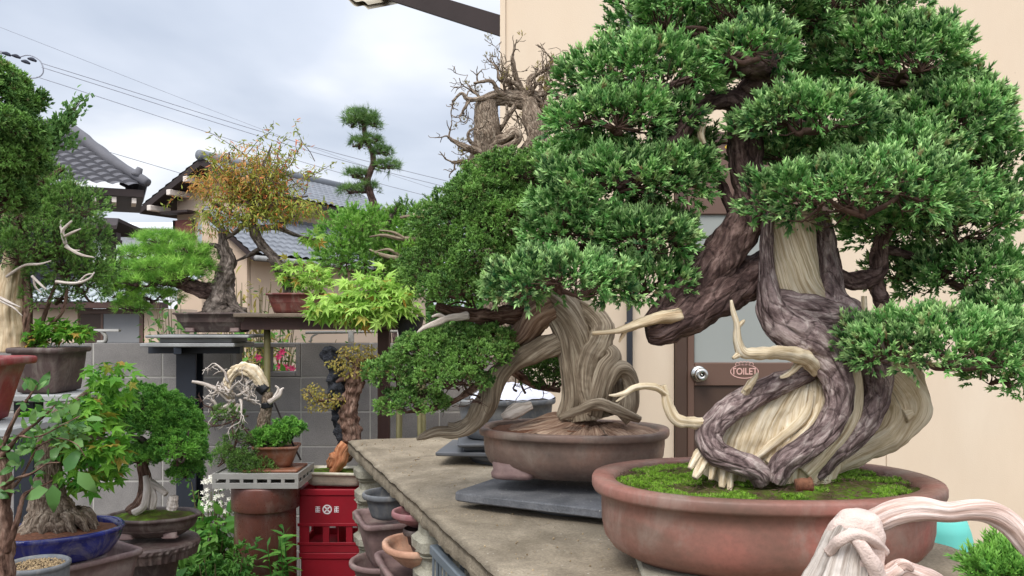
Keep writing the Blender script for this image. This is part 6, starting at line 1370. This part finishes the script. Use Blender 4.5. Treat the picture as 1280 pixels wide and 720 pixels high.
    for px, py, rx, ry, dY, m in ((275,238,34,18,0,520),(315,228,40,24,0,680),(290,262,40,20,-.05,560),(340,250,36,22,0,560),(360,262,34,16,.02,420),(320,275,40,14,-.05,380),(265,280,26,14,0,220),(388,262,18,10,0,120),(300,205,26,14,0,170),(320,190,20,14,0,80),(255,225,16,12,0,100)):
        cc, rad = PC(px, py, Y0, dY, rx, ry, .16); cs.append(cc); rs.append(rad); ns.append(int(m*1.5))
    up = [i for i, q in enumerate(cs) if q[2] > P(0, 239, Y0)[2]]; lo_ = [i for i in range(len(cs)) if i not in up]
    for nm, ix, mt in (('orange_foliage', up, 'maple_top'), ('green_foliage', lo_, 'maple_o')):
        leafy(t, nm, [cs[i] for i in ix], [rs[i]*1.08 for i in ix], [int(ns[i]*.95) for i in ix], T_LEAFN, .030, MAT[mt], r, droop=.25)
    cc, rad = PC(376, 340, Y0, -.03, 34, 18, .09); c2, r2_ = PC(392, 352, Y0, -.06, 22, 12, .08); c3, r3_ = PC(390, 296, Y0, 0, 12, 5, .05)
    leafy(t, 'undergrowth', [cc, c2, c3], [rad, r2_, r3_], [130,60,26], T_MAPLE, .062, MAT['maple_g'], r, droop=.4)
    # green maple in hanging black pot on stakes
    Y0 = 4.2; c = P(512, 0, Y0); zr = P(0, 396, Y0)[2]; zb = P(0, 426, Y0)[2]
    sd = thing('stake_stand', 'rough wooden stakes holding up the black plastic pot behind the bench', 'stand', (c[0], c[1], 0))
    for k, (dx, dy) in enumerate(((-.05,.05),(.05,-.04),(.06,.05),(-.045,-.05))): mk('stake', [tube([(c[0]+dx*1.3, c[1]+dy*1.3, 0), (c[0]+dx, c[1]+dy, zb-.012)], .011, seg=8, n=2)], MAT['bamboo'], sd)
    mk('plate', [box(c[0]-.075, c[0]+.075, c[1]-.075, c[1]+.075, zb-.0115, zb-.001)], MAT['oldwood'], sd, smooth=False)
    t = thing('maple_tree', 'light green maple with broad star leaves in the black plastic pot above the wall', 'bonsai', (c[0], c[1], zb))
    pot('', '', (c[0], c[1]), zb, zr-zb, .075, .075, 2, 0, MAT['potblack'], .02, .005, .012, .004, 1.0, parent=t, soil=1)
    mk('soil', [disc(c[0], c[1], zr-.01, .066, .066, 2, 0)], MAT['soil'], t)
    T = lambda l, **kw: ptube(l, Y0, **kw)
    bl = [T(l, seg=10, n=30, amp=.1, bump=.15, seed=60+i) for i, l in enumerate(([(512,400,0,5),(505,385,0,4.5),(495,372,0,4),(480,365,0,3.5),(460,368,-.02,2.5),(435,380,-.03,1.5)], [(496,373,0,3),(500,355,0,2.5),(490,345,0,1.5)], [(480,366,0,3),(470,352,0,2),(460,345,0,1)], [(480,366,0,2),(474,395,-.02,2),(470,416,-.02,1.2)], [(478,368,0,2),(482,392,-.02,1.6),(476,412,-.02,1)]))]
    for g in bl: mk('branch', [g], MAT['twig'], t)
    cs, rs, ns = [], [], []
    for px, py, rx, ry, dY, m in ((470,362,44,18,-.04,110),(440,382,36,16,-.06,85),(490,380,36,16,-.05,85),(412,385,24,12,-.04,34),(460,390,40,10,-.08,50),(500,360,22,14,0,40),(480,350,30,12,0,44),(402,372,10,8,-.03,12)):
        cc, rad = PC(px, py, Y0, dY, rx, ry, .12); cs.append(cc); rs.append(rad); ns.append(int(m*1.15))
    leafy(t, 'foliage', cs, rs, ns, T_MAPLE, .088, MAT['maple_g'], r, droop=.55)
    # bright cypress beyond
    Y0 = 4.85+.45; zb = 0; c = P(475, 0, Y0)
    t = thing('cypress_shrub', 'bright green feathery cypress with bare grey twigs above the wall', 'shrub', (c[0], c[1], 0))
    T = lambda l, **kw: ptube(l, Y0, **kw)
    mk('trunk', [tube([(c[0], c[1], -.02), (c[0]+.04, c[1], .7), P(480,360,Y0), P(478,320,Y0), P(484,280,Y0), P(500,255,Y0)], [.05,.045,.035,.03,.02,.01], seg=20, n=70, amp=.1, bump=.15)], MAT['bark_grey'], t)
    D = []
    for l in ([(520,318,-.15,4),(495,322,-.18,4),(475,318,-.2,3),(462,312,-.2,1.5)], [(522,298,-.15,4),(500,298,-.18,3.5),(480,294,-.2,2.5),(462,296,-.2,1.2)], [(500,320,-.18,3),(486,312,-.2,2),(470,314,-.2,1)], [(505,298,-.18,3),(490,290,-.2,2),(474,288,-.2,1)], [(540,262,-.1,4),(520,268,-.15,3),(500,272,-.16,2)]): D.append(T(l, seg=9, n=24, bump=.2, seed=len(D)))
    mk('dead_branches', D, MAT['dead2'], t)
    for i, (px, py, rx, ry, dY, rY, mt) in enumerate(((435,300,34,26,0,.2,'cypress'),(455,282,34,16,0,.2,'cypress'),(425,325,30,22,-.05,.18,'cypress'),(460,330,40,22,.0,.2,'cypress'),(490,300,34,26,.1,.2,'cypress'),(510,345,36,30,.1,.2,'jun3'),(515,272,26,10,.05,.14,'jun2'),(545,268,18,16,.1,.14,'jun2'),(520,290,30,22,.1,.2,'cypress'),(505,320,30,20,0,.2,'cypress'))):
        cc, rad = PC(px, py, Y0, dY, rx, ry, rY)
        juniper_pad(t, cc, rad, R_(660+i), .055, 18, .055, T_SPRIG_F, MAT[mt], MAT['twig'], dens=1.2, lo=-.5, up=.1, rnd=.5, twr=.003)
    # cloud pruned garden pine, far
    Y0 = 8.6; c = P(474, 0, Y0)
    t = thing('garden_pine', 'slender cloud pruned pine with stacked pads against the sky', 'tree', (c[0], c[1], 0))
    T = lambda l, **kw: ptube(l, Y0, **kw)
    mk('trunk', [tube([(c[0]+.25, c[1], -.02), (c[0]+.2, c[1], 1.5), P(479,300,Y0), P(472,270,Y0), P(462,240,Y0), P(459,225,Y0), P(466,205,Y0), P(465,190,Y0), P(457,172,Y0), P(455,155,Y0), P(458,140,Y0)], [.09,.07,.045,.042,.036,.034,.03,.026,.024,.02,.01], seg=20, n=120, amp=.08, bump=.15)], MAT['bark_dark'], t)
    for i, (px, py, rx, ry) in enumerate(((452,146,19,5),(466,156,9,4),(440,156,9,4),(450,180,12,5),(466,176,9,4),(479,191,13,3.5),(446,219,13,3.5),(485,208,15,4),(440,239,14,3.5),(462,236,10,3.5),(455,153,11,4))):
        cc, rad = PC(px, py, Y0, 0, rx, ry, .16)
        juniper_pad(t, cc, rad, R_(690+i), .045, 6, .075, T_NEED, MAT['pine_dark'], MAT['bark_dark'], dens=1.6, lo=-.3, up=.5, rnd=.4, twr=.006)
    B = [T([(459,225,0,3),(448,222,0,2.5),(440,221,0,2)], seg=6, n=10), T([(466,205,0,3),(478,210,0,2),(488,208,0,1.5)], seg=6, n=10), T([(462,240,0,3),(450,240,0,2),(438,240,0,1.5)], seg=6, n=10), T([(465,190,0,3),(474,192,0,2),(482,191,0,1)], seg=6, n=10), T([(456,172,0,3),(448,182,0,2)], seg=6, n=8)]
    for g in B: mk('branch', [g], MAT['bark_dark'], t)
shelf_trees()
def garden_bits():
    r = R_(9)
    def shrub(name, label, cat, px, pyb, pyt, w, Y, temps, size, n, mat, stems=8, lean=.4, group=None, z0=0., leafz=.3):
        c = P(px, 0, Y); zt = P(0, pyt, Y)[2]; t = thing(name, label, cat, (c[0], c[1], z0), group)
        st, lp = [], []
        for k in range(stems):
            a = r.uniform(0, 6.28); top = np.array([c[0]+math.cos(a)*w*r.uniform(.2,1), c[1]+math.sin(a)*w*r.uniform(.2,1)*.7, z0+(zt-z0)*r.uniform(.65,1)]); b = np.array([c[0]+math.cos(a)*w*.15, c[1]+math.sin(a)*w*.15, z0])
            m = (b+top)/2+np.array([0,0,.06*(zt-z0)]); st.append(tube([b, m, top], [.006,.005,.002], seg=5, n=8, cap=False))
            q = r.uniform(.2, 1.02, n//stems); cv = cr([b, m, top], 20); lp.append(cv[np.clip((q*19).astype(int),0,19)]+r.normal(size=(n//stems,3))*w*.22)
        mk('stems', st, MAT['bamboo'], t); lp = np.vstack(lp)
        d = nrm(r.normal(size=lp.shape)+np.array([0,0,leafz]))
        mk('foliage', scatter(temps, lp, d, size*r.uniform(.6,1.2,len(lp)), r, ydir=nrm(np.array([0,-.5,1])+r.normal(size=lp.shape)*.5)), mat, t, smooth=False)
        return t, lp
    t, lp = shrub('flowering_plant', 'plant with small white flowers beside the black post', 'plant', 268, 690, 596, .16, 4.3, T_LEAF, .035, 260, MAT['leaf_dark'], 14)
    fl = []
    for k in range(75):
        p = P(r.uniform(250,292), 595+r.uniform(0,1)**1.2*46, 4.2+r.uniform(-.06,.06))
        for a in range(5): fl.append(spindle(p, p+nrm(np.array([math.cos(a*1.256), -.4, math.sin(a*1.256)]))*.014, .004))
    V, Fc = merge(fl); mk('flowers', [(V, Fc)], MAT['petal_white'], t, smooth=False)
    shrub('weed_clump', 'tall leafy green weeds between the pedestal and the brown pipe', 'plant', 262, 0, 632, .17, 4.12, T_LEAF, .07, 520, MAT['leaf_weed'], 16)
    shrub('fern_clump', 'feathery light green clump at the foot of the brown pipe', 'plant', 278, 0, 676, .15, 3.6, T_TUFT, .05, 700, MAT['leaf_weed'], 16, z0=0.)
    shrub('weed_clump', 'dark broad leaved weeds behind the pedestal', 'plant', 225, 0, 690, .2, 3.9, T_LEAF, .09, 240, MAT['leaf_dark'], 12)
    shrub('weed_clump', 'low broad leaved weeds under the oval pot at the left of the pedestal', 'plant', 150, 0, 690, .16, 3.7, T_LEAF, .09, 200, MAT['leaf_weed'], 10)
    # bamboo grass by the pipe
    c = P(356, 0, 3.75); t = thing('bamboo_grass', 'thin bamboo grass with long narrow leaves between pipe and red crates', 'plant', (c[0], c[1], 0)); st = []; lp = []; lz = []
    for k in range(7):
        q = P(354+r.normal()*7, 656+abs(r.normal())*22, 3.72+r.normal()*.04); b = np.array([c[0]+r.normal()*.03, c[1]+r.normal()*.02, 0]); st.append(tube([b, (b+q)/2, q], [.004,.0035,.002], seg=5, n=8))
        for u in np.linspace(.45, 1, 10): a = r.uniform(0,6.28); lp.append(b+(q-b)*u); lz.append([math.cos(a), math.sin(a)*.5, .35+r.normal()*.3])
    mk('stems', st, MAT['leaf_weed'], t); mk('leaves', scatter(T_LEAFN, np.array(lp), nrm(np.array(lz)), r.uniform(.05,.09,len(lp)), r, ydir=np.array([0,-.4,1.0])), MAT['leaf_weed'], t, smooth=False)
    # hedge row and azaleas beyond the wall
    shrub('hedge_shrub', 'grey green upright shrub behind the pine pot, beyond the wall', 'shrub', 306, 0, 346, .3, 6.0, T_LEAFN, .07, 900, MAT['leaf_tan'], 30)
    shrub('hedge_shrub', 'darker green upright shrub behind the red brown pot, beyond the wall', 'shrub', 332, 0, 344, .25, 6.2, T_LEAFN, .07, 900, MAT['leaf_dark'], 30)
    shrub('hedge_shrub', 'dark green bush under the pine cushion, beyond the wall', 'shrub', 226, 0, 366, .3, 6.4, T_LEAF, .06, 1100, MAT['leaf_dark'], 30)
    t, lp = shrub('azalea_bush', 'azalea bush with pink blossoms seen through the opening in the wall', 'shrub', 345, 0, 400, .45, 5.5, T_LEAF, .06, 900, MAT['leaf_weed'], 24)
    fl, pp = [], []
    for px, py in ((353,440),(350,446),(350,458),(357,459),(364,460),(324,446)): pp.append(P(px+r.normal(), py+r.normal(), 5.25))
    pp = np.array(pp); n = len(pp); pos = np.repeat(pp, 6, 0); a = np.tile(np.arange(6)*1.047, n); d = np.stack([np.cos(a), np.full(len(a), -.5), np.sin(a)], -1)
    mk('blossoms', scatter(T_LEAF, pos, nrm(d), .028, r, ydir=np.array([0,-1,0.1])), MAT['petal_pink'], t, smooth=False)
    # far greenery low behind the houses so that the horizon is closed
    g = []
    for k in range(70):
        x = r.uniform(-48, 10); Y = r.uniform(44, 60); h = r.uniform(2.5, 4.2); cc = np.array([x, Y, h*.5]); d = nrm(r.normal(size=(160,3))); p = cc+d*np.array([2.4,1.5,h*.5])*r.uniform(.6,1,(160,1)); g += scatter(T_TUFT, p, d, .7, r)
    tag(mk('far_trees', g, MAT['leaf_dark'], origin=(0,50,0), smooth=False), kind='stuff')
garden_bits()
# ------------------------------------------------------------------ light, sky, camera
def light():
    w = bpy.data.worlds.new('World'); sc.world = w; w.use_nodes = True; t = w.node_tree; n = t.nodes; n.clear()
    out = n.new('ShaderNodeOutputWorld'); bg = n.new('ShaderNodeBackground'); t.links.new(bg.outputs[0], out.inputs[0])
    SUN_EL, SUN_ROT = math.radians(50), math.radians(205)
    sky = n.new('ShaderNodeTexSky'); sky.sky_type = 'NISHITA'; sky.sun_disc = False; sky.sun_elevation = SUN_EL; sky.sun_rotation = SUN_ROT
    bg.inputs[1].default_value = .1
    tc = n.new('ShaderNodeTexCoord'); sp = n.new('ShaderNodeSeparateXYZ'); t.links.new(tc.outputs['Generated'], sp.inputs[0])
    def M(op, a, b=0., c=0.):
        k = n.new('ShaderNodeMath'); k.operation = op
        for i, v in enumerate((a, b, c)):
            if hasattr(v, 'node'): t.links.new(v, k.inputs[i])
            else: k.inputs[i].default_value = v
        return k.outputs[0]
    z = M('MAXIMUM', sp.outputs[2], 0.); d = M('ADD', z, .16)
    cb = n.new('ShaderNodeCombineXYZ'); t.links.new(M('DIVIDE', sp.outputs[0], d), cb.inputs[0]); t.links.new(M('DIVIDE', sp.outputs[1], d), cb.inputs[1])
    no = n.new('ShaderNodeTexNoise'); t.links.new(cb.outputs[0], no.inputs[0]); no.inputs['Scale'].default_value = .9; no.inputs['Detail'].default_value = 5; no.inputs['Roughness'].default_value = .45; no.inputs['Distortion'].default_value = .25
    rp = n.new('ShaderNodeValToRGB'); t.links.new(no.outputs[0], rp.inputs[0]); e = rp.color_ramp.elements
    e[0].position = .34; e[0].color = (.48,.54,.65,1); e[1].position = .64; e[1].color = (1.02,1.03,1.05,1); x = e.new(.5); x.color = (.68,.73,.83,1)
    # overcast: zenith and the sun's side brighter than the horizon ahead
    dt = n.new('ShaderNodeVectorMath'); dt.operation = 'DOT_PRODUCT'; t.links.new(tc.outputs['Generated'], dt.inputs[0])
    az = SUN_ROT; dt.inputs[1].default_value = (math.sin(az)*math.cos(SUN_EL), math.cos(az)*math.cos(SUN_EL), math.sin(SUN_EL))
    sunside = M('MAXIMUM', dt.outputs['Value'], 0.)
    gain = M('MULTIPLY', M('ADD', M('ADD', 1.0, M('MULTIPLY', M('MULTIPLY', z, z), 1.6)), M('MULTIPLY', M('POWER', sunside, 3.), 1.4)), SKYG)
    v = n.new('ShaderNodeVectorMath'); v.operation = 'SCALE'; t.links.new(rp.outputs[0], v.inputs[0]); t.links.new(gain, v.inputs['Scale'])
    mx = n.new('ShaderNodeMix'); mx.data_type = 'RGBA'; mx.inputs[0].default_value = .88; t.links.new(sky.outputs[0], mx.inputs[6]); t.links.new(v.outputs[0], mx.inputs[7])
    t.links.new(mx.outputs[2], bg.inputs[0])
    s = bpy.data.lights.new('sun', 'SUN'); s.energy = 1.5; s.angle = math.radians(25); s.color = (1,.95,.88)
    o = bpy.data.objects.new('sun', s); COL.objects.link(o)
    dv = Vector((math.sin(az)*math.cos(SUN_EL), math.cos(az)*math.cos(SUN_EL), math.sin(SUN_EL)))
    o.rotation_euler = dv.to_track_quat('Z', 'Y').to_euler(); o.location = dv*30
    c = bpy.data.cameras.new('camera'); co = bpy.data.objects.new('camera', c); COL.objects.link(co)
    c.sensor_width = 36; c.lens = 36*F/1280; c.clip_end = 600; c.clip_start = .05
    c.shift_y = (HZ-360)/1280
    co.location = (0,0,EYE); co.rotation_euler = (PI/2, 0, 0); sc.camera = co
    vs = sc.view_settings; vs.view_transform = 'Standard'; vs.look = 'None'; vs.exposure = EXPO; vs.gamma = 1; vs.use_curve_mapping = False
    sc.cycles.max_bounces = 6; sc.cycles.diffuse_bounces = 3; sc.cycles.transmission_bounces = 4; sc.cycles.use_denoising = True
SKYG = 7.6; EXPO = .50
light()
